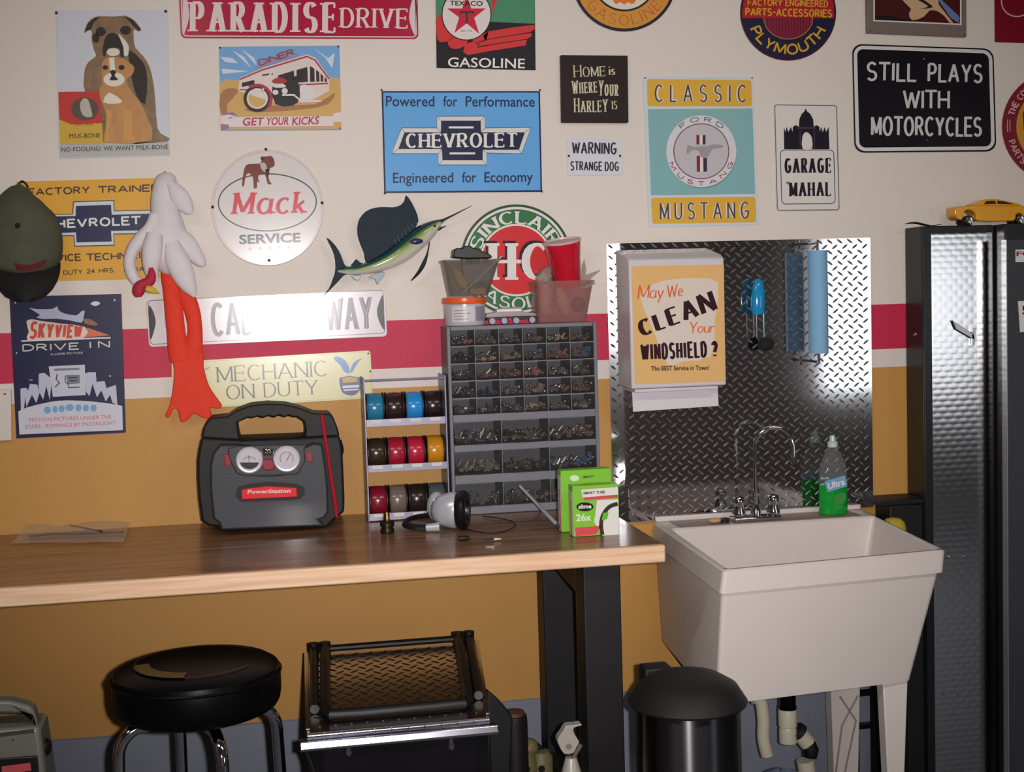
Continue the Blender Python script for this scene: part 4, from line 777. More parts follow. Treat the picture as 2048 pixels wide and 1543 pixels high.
for (xa, xb) in ((fx0, bx0), (-1.7, -1.7)):
    mkobj('leg', MB().box((xa, -.62, 0), (xa+fx1-fx0, -.545, ZB-.038)), BLK, t, bevel=.003); mkobj('leg', MB().box((xb, -.13, 0), (xb+bx1-bx0, -.055, ZB-.038)), BLK, t, bevel=.003)
    for z0_, z1_ in ((ZB-.11, ZB-.04), (.24, .32)):
        mb = MB(); mb.hexa([Vector((xb, -.13, z0_)), Vector((xb+.08, -.13, z0_)), Vector((xa+.075, -.545, z0_)), Vector((xa, -.545, z0_))], [Vector((xb, -.13, z1_)), Vector((xb+.08, -.13, z1_)), Vector((xa+.075, -.545, z1_)), Vector((xa, -.545, z1_))]); mkobj('rail', mb, BLK, t)

# ------------------------------------------------------------------ small parts organiser
YO = -.125; A0 = at(893, 654, YO); B0 = at(1203, 1032, YO); ox0, ox1 = A0.x, at(1190, 640, YO).x+.004; oz0, oz1 = ZB+.001, at(1040, 648, YO).z
t = thing('parts_organiser', 'tall grey organiser with rows of clear drawers full of hardware', 'organiser', ((ox0+ox1)/2, -.07, oz0))
GP = mat('grey_plastic', (112, 112, 120), .5)
def zy(py): return at(1046, py, YO).z
def rowz(v): return zy(630+v/3.763)
mb = MB(); mb.box((ox0, YO, oz0), (ox0+.009, -.006, oz1)); mkobj('side_panel', mb, GP, t, bevel=.002); mkobj('side_panel', MB().box((ox1-.009, YO, oz0), (ox1, -.006, oz1)), GP, t, bevel=.002)
mkobj('back_panel', MB().box((ox0+.009, -.009, oz0), (ox1-.009, -.006, oz1)), GP, t); mkobj('top_panel', MB().box((ox0+.0095, YO, oz1-.011), (ox1-.0095, -.0095, oz1)), GP, t, bevel=.002)
mkobj('base_panel', MB().box((ox0+.0095, YO, oz0), (ox1-.0095, -.0095, oz0+.02)), GP, t, bevel=.002)
rowsO = [(100,212), (222,342), (352,472), (484,602), (614,728), (785,955), (1005,1180), (1245,1420)]
DRW = clear('smoky_drawer', (120, 116, 116), .07, .1, 1.25, .22)
cont_cols = [(190,190,195), (70,68,70), (150,110,100), (226,220,214), (130,115,100), (170,168,160), (90,120,160), (206,180,130), (45,43,45), (170,150,130), (190,120,120), (120,128,120)]
CM = [mat('hardware_%s' % w, c, .35, 1 if k in (0, 3, 5) else 0) for k, (c, w) in enumerate(zip(cont_cols, ('zinc', 'black', 'red', 'pale', 'bronze', 'nickel', 'blue', 'brass', 'dark', 'brown', 'pink', 'olive')))]
rnd = random.Random(3)
for i, (va, vb) in enumerate(rowsO):
    zb1, zt1 = rowz(vb), rowz(va)
    nc = 6 if i < 5 else 3; wx = (ox1-ox0-.018)/nc
    if i < 7:
        nv = rowsO[i+1][0]; mkobj('shelf', MB().box((ox0+.0095, YO+.001, rowz(nv)+.0005), (ox1-.0095, -.0095, zb1-.0005)), GP, t)
    for j in range(nc):
        xa = ox0+.009+wx*j; xb = xa+wx
        if j: mkobj('divider', MB().box((xa-.0008, YO+.0015, zb1), (xa+.0008, -.0095, zt1)), GP, t)
        xa += .0014; xb -= .0014; zz0 = zb1+.001; zz1 = zt1-.001
        mb = MB(); yf = YO-.001; th = .0012
        mb.box((xa, yf, zz0), (xb, yf+th, zz1)); mb.box((xa, yf+th, zz0), (xb, -.012, zz0+th)); mb.box((xa, yf+th, zz0+th), (xa+th, -.012, zz0+(zz1-zz0)*.8)); mb.box((xb-th, yf+th, zz0+th), (xb, -.012, zz0+(zz1-zz0)*.8))
        d = mkobj('drawer', mb, DRW, t, smooth=0)
        mkobj('handle', MB().box(((xa+xb)/2-wx*.22, yf-.008, zz0+.002), ((xa+xb)/2+wx*.22, yf-.0002, zz0+.0045)), DRW, d, smooth=0)
        for lay in range(2):
            mb = MB(); cnt = (12 if nc == 6 else 26); fill = rnd.uniform(.4, .85)
            for q in range(cnt):
                px = rnd.uniform(xa+.007, xb-.007); py = YO+rnd.uniform(.008, .035); h = (zz1-zz0)*rnd.uniform(.2, fill); r = rnd.uniform(.003, .0075)
                c = Vector((px, py, zz0+.002+h/2))
                if rnd.random() < .5: mb.tube([c+Vector((-rnd.uniform(.003, .006), 0, rnd.uniform(-h, h)*.3)), c+Vector((.006, 0, h*.3))], r*.6, 6)
                else: mb.bar(c+Vector((-.005, 0, rnd.uniform(-.4, .4)*h)), c+Vector((.005, .004, rnd.uniform(-.4, .4)*h)), r, r*1.3)
            mkobj('contents', mb, rnd.choice(CM), d, smooth=30)['kind'] = 'stuff'
        mb = MB()
        for q in range(6 if nc == 6 else 12): mb.ball((rnd.uniform(xa+.006, xb-.006), YO+rnd.uniform(.004, .008), zz0+rnd.uniform(.004, .6*(zz1-zz0))), .0045, .004, rnd.uniform(.003, .006), 12, 8)
        mkobj('glint_balls', mb, CHROME, d)['kind'] = 'stuff'  # chrome balls added among the hardware to catch glints of the flash

# ------------------------------------------------------------------ wire spool rack
YK = -.14
rx0, rx1 = at(735, 900, YK).x, at(893, 900, YK).x; rz1 = at(725, 757, YK).z
rx1 = min(rx1, ox0-.006)
t = thing('spool_rack', 'grey metal three shelf rack holding wire spools', 'rack', ((rx0+rx1)/2, -.09, ZB+.001))
RK = mat('grey_rack_metal', (142, 138, 156), .4, .3)
for x in (rx0-.004, rx1+.0005):
    mkobj('side_plate', MB().box((x, YK, ZB+.001), (x+.0035, -.02, rz1)), RK, t, bevel=.0008)
    for zc in (1.0, 1.1, 1.19): mkobj('rivet', MB().ball((x+(-.0012 if x < rx0 else .0045), -.09, zc), .002, .003, .003, 8, 5), CHROME, t)
mkobj('top_rod', MB().tube([(rx0, -.13, rz1-.006), (rx1, -.13, rz1-.006)], .003, 8), RK, t)
lip = [at(800, py, YK).z for py in (843, 934)] + [ZB+.012]
for k, zl in enumerate(lip):
    mkobj('shelf_lip', MB().box((rx0, YK, zl-.009), (rx1, YK+.0015, zl+.008)), RK, t); mkobj('shelf', MB().box((rx0, YK+.0015, zl-.009), (rx1, -.0205, zl-.0075)), RK, t)
    for j in range(4):
        xc = rx0+(rx1-rx0)*(j+.5)/4; mkobj('label_strip', MB().box((xc-.014, YK-.0006, zl-.001), (xc+.012, YK-.0001, zl+.007)), mat('paper_label', (206, 204, 200), .7), t)
cols_sp = [[('teal blue', (38,116,150)), ('brown black', (44,28,26)), ('bright blue', (36,134,204)), ('blackish', (36,24,24))], [('dark olive', (50,40,24)), ('crimson', (160,28,52)), ('bright red', (182,30,56)), ('golden yellow', (196,130,24))], [('deep red', (124,20,40)), ('silver striped', (112,98,88)), ('dark brown', (40,30,28)), ('grey', (78,80,82))]]
for k in range(3):
    for j, (nm, c) in enumerate(cols_sp[k]):
        wd = (rx1-rx0)/4; xc = rx0+wd*(j+.5); r = .0365; zc = lip[k]-.0072+.0395; yc = -.092
        sp = thing('wire_spool', '%s wire spool, %s from left on the %s shelf of the rack' % (nm, ('first', 'second', 'third', 'fourth')[j], ('top', 'middle', 'bottom')[k]), 'spool', (xc, yc, zc-.0385), 'wire spools in the rack')
        m_ = mat('wire_'+nm.replace(' ', '_'), c, .25, coat=.3)
        mkobj('wire', MB().lathe((xc, yc, zc), [(.01, -wd*.4), (r-.003, -wd*.4), (r+.0005, -wd*.3), (r+.001, 0), (r+.0005, wd*.3), (r-.003, wd*.4), (.01, wd*.4)], 'x', 28), m_, sp)
        for sgn in (-1, 1): mkobj('flange', MB().lathe((xc, yc, zc), [(.012, sgn*wd*.41), (r+.0015, sgn*wd*.41), (r+.0015, sgn*wd*.455), (.012, sgn*wd*.455)], 'x', 28), mat('spool_flange', (30, 22, 24), .5), sp)

# ------------------------------------------------------------------ jump starter
YJ = -.205
def js(*a): return d4(*a)
t = thing('jump_starter', 'black portable power station with twin round gauges and a red stripe', 'jump starter', at(545, 1066, -.13)); t.location.z = ZB
cb = at(545, 1066, YJ).z
SH = mat('charcoal_shell', (42, 44, 50), .5, coat=.05, bump=.1); DK = mat('soft_black_shell', (15, 11, 13), .6)
def shell(name, pts, y0, y1, m, bev=.008, k=2): return mkobj(name, MB().slab(smooth(js(*pts), k) if k > 1 else js(*pts), y0, y1), m, t, bevel=bev, bseg=3)
shell('body', (215,1325, 185,1100, 172,900, 172,720, 188,600, 215,490, 600,515, 1000,500, 1240,490, 1590,470, 1618,600, 1628,800, 1640,1100, 1636,1230, 1560,1290, 1460,1385, 900,1405, 400,1428, 380,1380, 290,1370), -.04, YJ+.02, DK, .012, 1)
shell('handle', (215,492, 232,400, 262,340, 300,298, 400,285, 470,280, 560,220, 700,168, 870,150, 1050,158, 1200,195, 1330,245, 1400,250, 1490,250, 1530,290, 1570,390, 1592,472, 1242,492, 1248,400, 1232,328, 1160,285, 1120,290, 1090,270, 1040,290, 990,268, 940,290, 880,275, 830,295, 770,280, 715,300, 680,292, 620,318, 572,340, 580,430, 600,515), -.06, YJ+.035, DK, .006, 1)
shell('front_shell', (330,640, 400,560, 560,560, 900,600, 1200,600, 1330,545, 1420,560, 1455,800, 1475,1000, 1480,1230, 1440,1290, 1380,1310, 1450,1370, 410,1412, 390,1340, 330,1300, 300,1000, 300,760), YJ+.021, YJ-.012, SH, .012, 1)
shell('control_panel', (480,640, 560,575, 1200,560, 1240,600, 1180,850, 640,870, 540,800), YJ-.0115, YJ-.016, SH, .003, 2)
for gx, gy, nm in ((692,710,0), (1062,697,1)):
    c = at(*js(gx, gy)[0], YJ-.017); R_ = 26*pxm(YJ)
    g = mkobj('gauge', MB().lathe(c, [(.001, .001), (R_, .001), (R_, -.008), (R_*.9, -.011), (R_*.8, -.0105), (R_*.78, -.007), (.001, -.007)], 'y', 32), mat('silver_bezel', (206, 202, 206), .3, .2), t)
    face = mkobj('dial_face', MB().lathe(c, [(.0005, -.0075), (R_*.77, -.0075), (R_*.77, -.0078), (.0005, -.0078)], 'y', 28), ink(186, 180, 190), g, smooth=0)
    fy = c.y-.0084; mb = MB(); cx, cy = js(gx, gy)[0]
    mb.rib(ell(cx, cy+(4 if nm == 0 else 0), 13, 10 if nm == 0 else 13, a0=20 if nm == 0 else -30, a1=160 if nm == 0 else 210), 1, fy); mb.rib([(cx, cy+5), (cx+(-2 if nm == 0 else 7), cy-9)], 1.2, fy)
    mkobj('needle_and_scale', mb, ink(60, 56, 66), g, smooth=0)
    if nm == 0: mkobj('dark_dial_window', MB().flat(ell(cx, cy+3, 19, 15.5, a0=188, a1=352), fy-.0002), ink(26, 24, 34), g, smooth=0)
mkobj('chrome_valve', pxtube(MB(), [(*js(820,650)[0], YJ-.018, 6, .006), (*js(870,620)[0], YJ-.022, 9, .008), (*js(925,640)[0], YJ-.018, 6, .006)]), CHROME, t)
RD = ink(196, 30, 44, .3)
mkobj('red_switch', MB().slab(smooth(js(820,720, 870,700, 930,720, 945,790, 890,818, 825,800), 2), YJ-.015, YJ-.019), ink(136, 22, 44, .3), t, bevel=.002)
mkobj('red_button', MB().slab(js(435,655, 500,655, 515,765, 448,775), YJ-.011, YJ-.015), ink(136, 24, 38, .3), t, bevel=.001); mkobj('red_button', MB().slab(js(1255,640, 1310,630, 1325,725, 1262,730), YJ-.011, YJ-.015), ink(136, 24, 38, .3), t, bevel=.001)
mkobj('vent_slot', MB().slab(js(640,862, 1160,845, 1160,858, 640,875), YJ-.012, YJ-.0172), DK, t)
b_ = mkobj('badge', MB().slab(js(612,1010, 700,990, 880,972, 1160,988, 1168,1075, 900,1090, 618,1102), YJ-.0115, YJ-.016), ink(212, 34, 44, .3), t, bevel=.001)
mb = MB(); btext(mb, 'PowerStation', *js(672,1046, 1100,1034), 7, YJ-.0168, .03, .15); mkobj('lettering', mb, ink(226, 190, 186), b_, smooth=0)
mkobj('badge_recess', MB().slab(smooth(js(560,1010, 640,960, 880,930, 1160,950, 1240,1000, 1200,1100, 900,1115, 600,1125), 2), YJ-.0112, YJ-.0135), DK, t)
pth = smooth([(*p, yy) for p, yy in zip(js(1412,262, 1440,450, 1478,700, 1515,950, 1548,1150, 1562,1280), (YJ+.032, YJ+.022, YJ+.016, YJ+.014, YJ+.014, YJ+.016))], 4, False)
mkobj('red_cable', MB().tube([at(*p) for p in pth], .0042, 8), ink(172, 28, 44, .35), t)
_lo = min(wloc(c).z+min(v.co.z for v in c.data.vertices) for c in t.children)
for c in t.children: c.location.z += ZB+.0008-_lo if _lo < ZB else 0
mkobj('side_clip', pxtube(MB(), [(*js(1590,500)[0], YJ+.05, 4, .01), (*js(1612,600)[0], YJ+.05, 4, .012), (*js(1600,660)[0], YJ+.05, 2, .01)]), DK, t)
def zon(px, py, z=ZB):  return atz(px, py, z)
# ------------------------------------------------------------------ things on the bench
# ear muffs
YM = -.31; c = at(902, 1024, YM); k = pxm(YM)
t = thing('ear_muffs', 'silver and black hearing protectors lying on the bench in front of the organiser', 'ear muffs', (c.x, c.y, ZB))
cz = ZB+.046
SV = mat('silver_cup', (196, 200, 208), .28, .4, coat=.4)
ex = Vector((.94, -.34, 0)); ez = Vector((0, 0, 1)); ey = ez.cross(ex)
def lath2(mb, c, prof, n=28, sy=1, sz=1):
    return mb.loft([[c+ex*h+ey*(r*math.cos(2*PI*q/n)*sy)+ez*(r*math.sin(2*PI*q/n)*sz) for q in range(n)] for r, h in prof])
cc = Vector((c.x, c.y, cz))
mkobj('ear_cup', lath2(MB(), cc, [(.001,-.046), (.014,-.044), (.026,-.036), (.034,-.022), (.038,-.006), (.040,.008), (.039,.014), (.001,.015)], sy=.9, sz=1.08), SV, t)
mkobj('cushion', lath2(MB(), cc, [(.030,.0155), (.042,.016), (.047,.024), (.047,.034), (.040,.040), (.026,.039), (.022,.030), (.022,.0165)], sy=.9, sz=.97), mat('black_vinyl', (14, 13, 16), .35), t)
mkobj('cup_arm', MB().tube([cc+Vector((-.03, -.02, -.034)), cc+Vector((-.06, -.012, -.036))], [.011, .009], 12), SV, t)
mkobj('headband', MB().tube(smooth([tuple(cc+Vector(v)) for v in ((-.058,-.012,-.036), (-.085,-.005,-.034), (-.104,.03,-.032), (-.098,.07,-.03), (-.07,.10,-.028), (-.03,.115,-.028))], 4, False), .009, 10, rd=.0045), BLACKP, t)
c2_ = cc+Vector((-.02, .112, -.008)); mkobj('ear_cup', MB().ball(c2_, .024, .022, .0365, 16, 10), SV, t)
# brass fitting
p = zon(775, 1066)
t = thing('hose_fitting', 'small black and brass hose coupling standing before the spool rack', 'fitting', p)
mkobj('collar', MB().lathe(p, [(.002,.0005), (.0155,.0005), (.0165,.004), (.0155,.012), (.0135,.0125), (.0135,.016), (.0165,.017), (.0165,.026), (.013,.03), (.002,.03)], n=16), mat('dark_brass', (54, 44, 34), .35, .7), t, smooth=25)
mkobj('brass_stem', MB().lathe(p, [(.002,.0302), (.0065,.0302), (.0065,.046), (.004,.05), (.001,.05)], n=12), mat('brass', (176, 130, 60), .25, 1), t)
# chrome probe leaning on the organiser
a = zon(1122, 1057, ZB+.006); b = at(1040, 972, YO-.018)
t = thing('chrome_probe', 'thin chrome telescopic probe leaning against the bottom drawers beside the green boxes', 'tool', a)
mkobj('shaft', MB().tube([a, a+(b-a)*.42, a+(b-a)*.43, b], [.0048, .0048, .004, .0036], 12), mat('satin_chrome', (238, 238, 248), .32, .5), t); mkobj('grip', MB().tube([a, a+(b-a)*.08], .0056, 12), STEEL, t)
# cable loop, socket, black cap
P = [zon(*q, ZB+.003) for q in smooth([(965,1032), (1000,1036), (1030,1045), (1020,1058), (985,1066), (940,1060), (920,1052)], 4, False)]
tag(mkobj('thin_cable', MB().tube(P, .0014, 6), BLACKP, None), 'thin dark cable looped on the bench right of the ear muffs', 'cable')
p = zon(985, 1078, ZB+.005); t = thing('spark_plug', 'small shiny metal plug lying on the bench near its front', 'spark plug', (p.x, p.y, ZB))
mkobj('shell', MB().lathe(p, [(.0005,-.016), (.003,-.016), (.003,-.006), (.0048,-.005), (.0048,.002), (.001,.0025)], 'x', 10), CHROME, t); mkobj('insulator', MB().lathe(p, [(.001,.003), (.0032,.003), (.0022,.016), (.001,.02)], 'x', 10), mat('ivory_ceramic', (200, 190, 160), .3), t)
p = zon(928, 1076, ZB+.0058); tag(mkobj('rubber_plug', MB().lathe(p, [(.002,-.012), (.0055,-.011), (.0055,.006), (.0035,.012), (.001,.013)], 'x', 12), BLACKP, None), 'small black rubber cap on the bench below the ear muffs', 'cap')
# wires in a clear sleeve, left
t = thing('plastic_sleeve', 'clear plastic sleeve with thin black wire parts on the left of the bench', 'package', zon(150, 1070))
c5b = lambda *a: [zon(*q, ZB+.0045) for q in e5(*a)]
mkobj('wire_part', MB().tube(c5b(165,205, 300,192, 480,190, 640,182, 705,180), .0032, 6), BLACKP, t)
mkobj('wire_part', MB().tube([p+Vector((0, 0, .012)) for p in c5b(290,150, 420,142, 560,135, 740,118)], .003, 6), BLACKP, t)
mkobj('wire_part', MB().tube([p+Vector((0, 0, .008)) for p in c5b(330,150, 450,170, 580,195)], .002, 6), BLACKP, t)
mb = MB(); g = []
for i in range(13):
    row = []
    for j in range(9):
        u, v = i/12, j/8; q = quadmap(e5(285,105, 775,95, 700,250, 60,252))(u, v)[0]; p = zon(*q, ZB)
        row.append(p+Vector((0, 0, .003+.02*math.sin(PI*min(1, v*1.1))*(.4+.6*abs(math.sin(5*u+3*v)))*(1-.3*u)+random.uniform(0, .003))))
    g.append(row)
mb.add([p for r in g for p in r], [(i*9+j, (i+1)*9+j, (i+1)*9+j+1, i*9+j+1) for i in range(12) for j in range(8)]); mkobj('clear_sleeve', mb, clear('clear_film', (225, 225, 225), .1, .1, 1.5, .2), t, smooth=80)
# tyre tube boxes
def carton(lbl, TL, TR, BR, BL, yf, dep):
    c = zon((BL[0]+BR[0])/2, BL[1]); t = thing('tube_box', lbl, 'box', (c.x, yf+dep/2, ZB), 'green tyre tube cartons')
    P_ = [at(*q, yf) for q in (TL, TR, BR, BL)]; P_[2].z = P_[3].z = ZB+.0008; zt_ = (P_[0].z+P_[1].z)/2; P_[0].z = P_[1].z = zt_; P_[3].x = P_[0].x = (P_[0].x+P_[3].x)/2; P_[1].x = P_[2].x = (P_[1].x+P_[2].x)/2
    x0, x1 = P_[0].x, P_[1].x
    mkobj('carton', MB().box((x0, yf, ZB+.0008), (x1, yf+dep, zt_)), mat('lime_card', (120, 184, 44), .4), t, bevel=.0008)
    mkobj('side_print', MB().box((x0-.0006, yf+.003, ZB+.002), (x0-.0001, yf+dep-.003, zt_-.012)), mat('white_card', (206, 200, 192), .4), t)
    mkobj('side_stripe', MB().box((x0-.0012, yf+dep*.3, ZB+.004), (x0-.0007, yf+dep*.45, ZB+(zt_-ZB)*.7)), ink(196, 70, 84), t)
    return t, x0, x1, zt_
YB1 = -.50
t, x0, x1, zt_ = carton('front green tyre tube box with black oval logo and tyre picture, at the bench end', (1145,973), (1237,966), (1239,1071), (1147,1076), YB1, .038)
def bp(name, col, k, fn, yy=YB1): mb = MB(); fn(mb, yy-.0004-STEP*k); mkobj(name, mb, ink(*col), t, smooth=0)
bp('white_panel', (216, 212, 208), 0, lambda m, y: (m.flat(d7(1660,292, 1815,285, 1822,548, 1700,552, 1640,450), y), m.flat(d7(1545,215, 1812,195, 1815,250, 1555,272), y)))
bp('red_stripes', (206, 70, 84), 1, lambda m, y: (m.flat(d7(1560,272, 1812,252, 1814,272, 1566,292), y), m.flat(d7(1500,492, 1692,478, 1655,540, 1506,556), y)))
bp('tyre_picture', (70, 58, 52), 1, lambda m, y: m.rib(smooth(d7(1812,318, 1750,340, 1705,400, 1690,470, 1700,545), 3, False), 8, y)); bp('green_patch', (96, 180, 50), 2, lambda m, y: m.flat(d7(1705,385, 1745,378, 1735,430, 1695,440), y))
bp('logo_oval', (34, 36, 34), 1, lambda m, y: m.flat(ell(*d7(1572,340)[0], 17, 9), y)); bp('logo_lettering', (216, 218, 210), 2, lambda m, y: btext(m, 'slime', *d7(1524,354, 1620,350), 8, y, .03))
bp('lettering', (46, 40, 46), 2, lambda m, y: btext(m, 'SMART TUBE', *d7(1560,250, 1720,240), 5, y, .02)); bp('size_lettering', (206, 222, 190), 1, lambda m, y: btext(m, '26x', *d7(1508,444, 1620,440), 13, y, .03))
t, x0, x1, zt_ = carton('taller green tyre tube box standing behind the front one', (1121,941), (1222,936), (1224,1046), (1124,1052), -.435, .035)
bp('size_oval', (206, 222, 190), 0, lambda m, y: m.flat(ell(*d7(1496,131)[0], 9, 6), y), -.435); bp('lettering', (60, 90, 50), 0, lambda m, y: btext(m, 'SMART', *d7(1555,132, 1640,126), 5, y, .02), -.435)

# ------------------------------------------------------------------ things on top of the organiser
ZO = oz1+.0008
def tub(name, lbl, cat, pts, y0, y1, taper, m, zb, wall=.0015, rim=.003):
    (xa, ya), (xb, yb), (xc, yc), (xd, yd) = pts; ym = (y0+y1)/2
    TL, TR, BR, BL = [at(*q, y1) for q in pts]; zt_ = (TL.z+TR.z)/2
    t = thing(name, lbl, cat, ((BL.x+BR.x)/2, ym, zb))
    def ring(f, ins, rr=.012):
        x0_ = BL.x+(TL.x-BL.x)*f+ins; x1_ = BR.x+(TR.x-BR.x)*f-ins; ya_ = y1+taper*(1-f)+ins; yb_ = y0-taper*(1-f)-ins; z = zb+(zt_-zb)*f
        o = []
        for cx, cy, a0 in ((x1_-rr, yb_-rr, 0), (x0_+rr, yb_-rr, 90), (x0_+rr, ya_+rr, 180), (x1_-rr, ya_+rr, 270)):
            for q in range(4): a = math.radians(a0+30*q); o.append(Vector((cx+rr*math.cos(a), cy+rr*math.sin(a), z)))
        return o
    rr = [ring(0, 0), ring(.93, 0), ring(.93, -rim), ring(1, -rim), ring(1, wall), ring(.03, wall)]
    mkobj('tub', MB().loft(rr), m, t, smooth=40); return t, ring, zt_
# jar with orange lid
YT = -.065; p = at(930, 648, YT); rj = 42*pxm(YT); zl = at(930, 607, YT-rj).z
t = thing('plastic_jar', 'clear jar with an orange lid and paper label on the organiser', 'jar', (p.x, YT, ZO))
mkobj('jar_body', MB().lathe((p.x, YT, ZO), [(.002, .0), (rj*.95, 0), (rj*.99, .003), (rj*.99, zl-ZO-.001), (rj*.9, zl-ZO-.001), (.002, zl-ZO-.001)], n=32), mat('milky_plastic', (186, 182, 186), .25), t)
mkobj('lid', MB().lathe((p.x, YT, ZO), [(.002, zl-ZO), (rj*1.06, zl-ZO), (rj*1.08, zl-ZO+.002), (rj*1.06, zl-ZO+.014), (rj*1.02, zl-ZO+.016), (.002, zl-ZO+.016)], n=32), mat('orange_plastic', (226, 92, 44), .3), t)
def wrap(m, u0, u1, z0_, z1_, r):   # curved patch on the jar, angles in degrees from -y
    n = 8; L_ = [Vector((p.x+r*math.sin(math.radians(u0+(u1-u0)*q/n)), YT-r*math.cos(math.radians(u0+(u1-u0)*q/n)), z0_)) for q in range(n+1)]; U_ = [v+Vector((0, 0, z1_-z0_)) for v in L_]
    m.add(L_+U_, [(q, q+1, n+2+q, n+1+q) for q in range(n)])
h_ = zl-ZO; mb = MB(); wrap(mb, -45, 20, ZO+h_*.18, ZO+h_*.88, rj*1.0); mkobj('label', mb, ink(206, 200, 206), t, smooth=60)
mb = MB(); wrap(mb, 24, 55, ZO+h_*.2, ZO+h_*.86, rj*1.0); mkobj('dark_label', mb, ink(140, 134, 148), t, smooth=60)
mb = MB(); [wrap(mb, -38, -38+w, ZO+h_*(.28+.13*q), ZO+h_*(.32+.13*q), rj*1.008) for q, w in enumerate((40, 30, 46, 36))]; mkobj('label_lines', mb, ink(150, 140, 150), t, smooth=60)
zj = zl+.0168
# clear tub on the jar
t, rg, zt1 = tub('storage_tub', 'clear smoky tub of odds and ends balanced on the orange lidded jar', 'tub', [(889,520), (1001,516), (979,590), (903,593)], -.012, -.118, .012, clear('smoky_tub', (170, 162, 152), .16, .12, 1.3, .35), zj)
yy = -.085
mkobj('white_strip', MB().bar(at(925, 586, -.1), at(1003, 512, -.1), .007, .002), WHITEP, t)
mkobj('paper_scrap', MB().slab(smooth(d3(250,790, 330,830, 400,960, 380,1010, 300,950), 2), -.08, -.085), mat('tan_scrap', (190, 140, 84), .7), t)
mkobj('metal_plate', MB().slab(d3(350,760, 640,720, 660,900, 380,960), -.06, -.064), mat('dull_metal', (96, 96, 98), .4, .5), t)
mkobj('tan_plug', MB().slab(d3(430,1010, 600,1000, 600,1065, 440,1070), -.07, -.09), MATS['tan_scrap'], t)
g_ = mkobj('black_holder', MB().slab(d3(248,672, 262,585, 300,568, 345,572, 375,545, 440,548, 470,570, 520,574, 560,600, 640,632, 672,658, 665,680, 400,684), -.05, -.1), BLACKP, None, bevel=.003); g_.location.z += .0
tag(g_, 'black moulded plastic piece lying on top of the clear smoky tub', 'holder')
# model car (small, silver)
p0 = at(1000, 646, -.085); t = thing('toy_truck', 'small silver and black toy car behind the jar on the organiser', 'toy car', (p0.x, -.085, ZO))
cx_ = lambda *a: d3(*a)
mkobj('chassis', MB().slab(cx_(615,1325, 990,1300, 1150,1300, 1150,1325, 990,1340, 615,1350), -.06, -.098), BLACKP, t, bevel=.001)
mkobj('car_body', MB().slab(cx_(600,1320, 612,1275, 700,1262, 760,1215, 985,1200, 1010,1260, 1130,1265, 1160,1300, 620,1322), -.062, -.096), mat('silver_paint', (176, 160, 160), .25, .3), t, bevel=.002)
mkobj('white_side', MB().slab(cx_(722,1232, 985,1225, 985,1250, 722,1256), -.0965, -.098), ink(226, 222, 222), t)
for a_, b_ in ((670, 1352), (800, 1348), (928, 1340), (1100, 1332)):
    c = at(*d3(a_, b_)[0], -.1); c.z = ZO+.0085; w = mkobj('wheel', MB().lathe(c, [(.001, -.003), (.0075, -.003), (.008, 0), (.0075, .003), (.001, .003)], 'y', 16), mat('pale_wheel', (160, 166, 190), .3), t)
mkobj('red_lamp', MB().ball(at(*d3(862,1342)[0], -.107), .0045, .002, .0055, 10, 6), ink(206, 50, 50), t)
# right tub with red cup
t, rg, zt2 = tub('storage_tub', 'pinkish translucent tub stuffed with bags and a red cup, right end of the organiser', 'tub', [(1074,562), (1189,560), (1176,637), (1079,638)], -.008, -.118, .01, clear('pink_tub', (206, 160, 156), .2, .15, 1.3, .35), ZO)
BG = mat('beige_bag', (190, 150, 134), .5, bump=.6, bscale=40)
mkobj('wrapped_bag', pxtube(MB(), [(*d3(1240,960)[0], -.085, 8, .008), (*d3(1250,1060)[0], -.085, 14, .014), (*d3(1240,1180)[0], -.085, 14, .016), (*d3(1270,1270)[0], -.085, 10, .01)], 12), BG, t)
mkobj('wrapped_bag', pxtube(MB(), [(*d3(1380,1000)[0], -.08, 6, .008), (*d3(1420,1100)[0], -.08, 14, .014), (*d3(1450,1200)[0], -.08, 14, .016), (*d3(1460,1280)[0], -.08, 8, .01)], 12), BG, t)
mkobj('dark_lump', MB().ball(at(*d3(1600,1180)[0], -.07), .018, .015, .02, 12, 8), mat('brown_rubber', (86, 56, 54), .6), t)
mkobj('clear_bag', MB().slab(smooth(d3(1160,940, 1190,830, 1260,780, 1300,760, 1305,900, 1280,1000, 1180,1000), 2), -.03, -.07), clear('bag_film', (200, 190, 180), .25, .3), t, bevel=.006)
mkobj('bag_corner', MB().slab(d3(1620,930, 1640,760, 1665,690, 1685,800, 1680,860, 1830,805, 1835,818, 1745,890, 1720,930), -.055, -.056), MATS['bag_film'], t)
mkobj('bag_corner', MB().slab(d3(1600,1010, 1760,930, 1790,950, 1700,1000), -.1195, -.1205), MATS['bag_film'], t)
a = at(*d3(1487,985)[0], -.06); b = at(*d3(1425,500)[0], -.08)
def cring(c, ax, r, n=28):
    u = ax.cross(Vector((0, 1, 0))).normalized(); w = ax.cross(u); return [c+u*r*math.cos(2*PI*q/n)+w*r*math.sin(2*PI*q/n) for q in range(n)]
ax = (b-a).normalized(); Lc = (b-a).length; rt, rbm = 37.5*pxm(-.07), 27*pxm(-.07)
t = thing('plastic_cup', 'red plastic cup tilted mouth up in the pinkish tub', 'cup', a)
mkobj('cup', MB().loft([cring(a+ax*Lc*f, ax, rbm+(rt-rbm)*g) for f, g in ((0, 0), (.3, .25), (.31, .3), (.65, .6), (.66, .65), (.98, .98))], cap=True), mat('red_plastic', (200, 24, 48), .15, coat=.4), t)
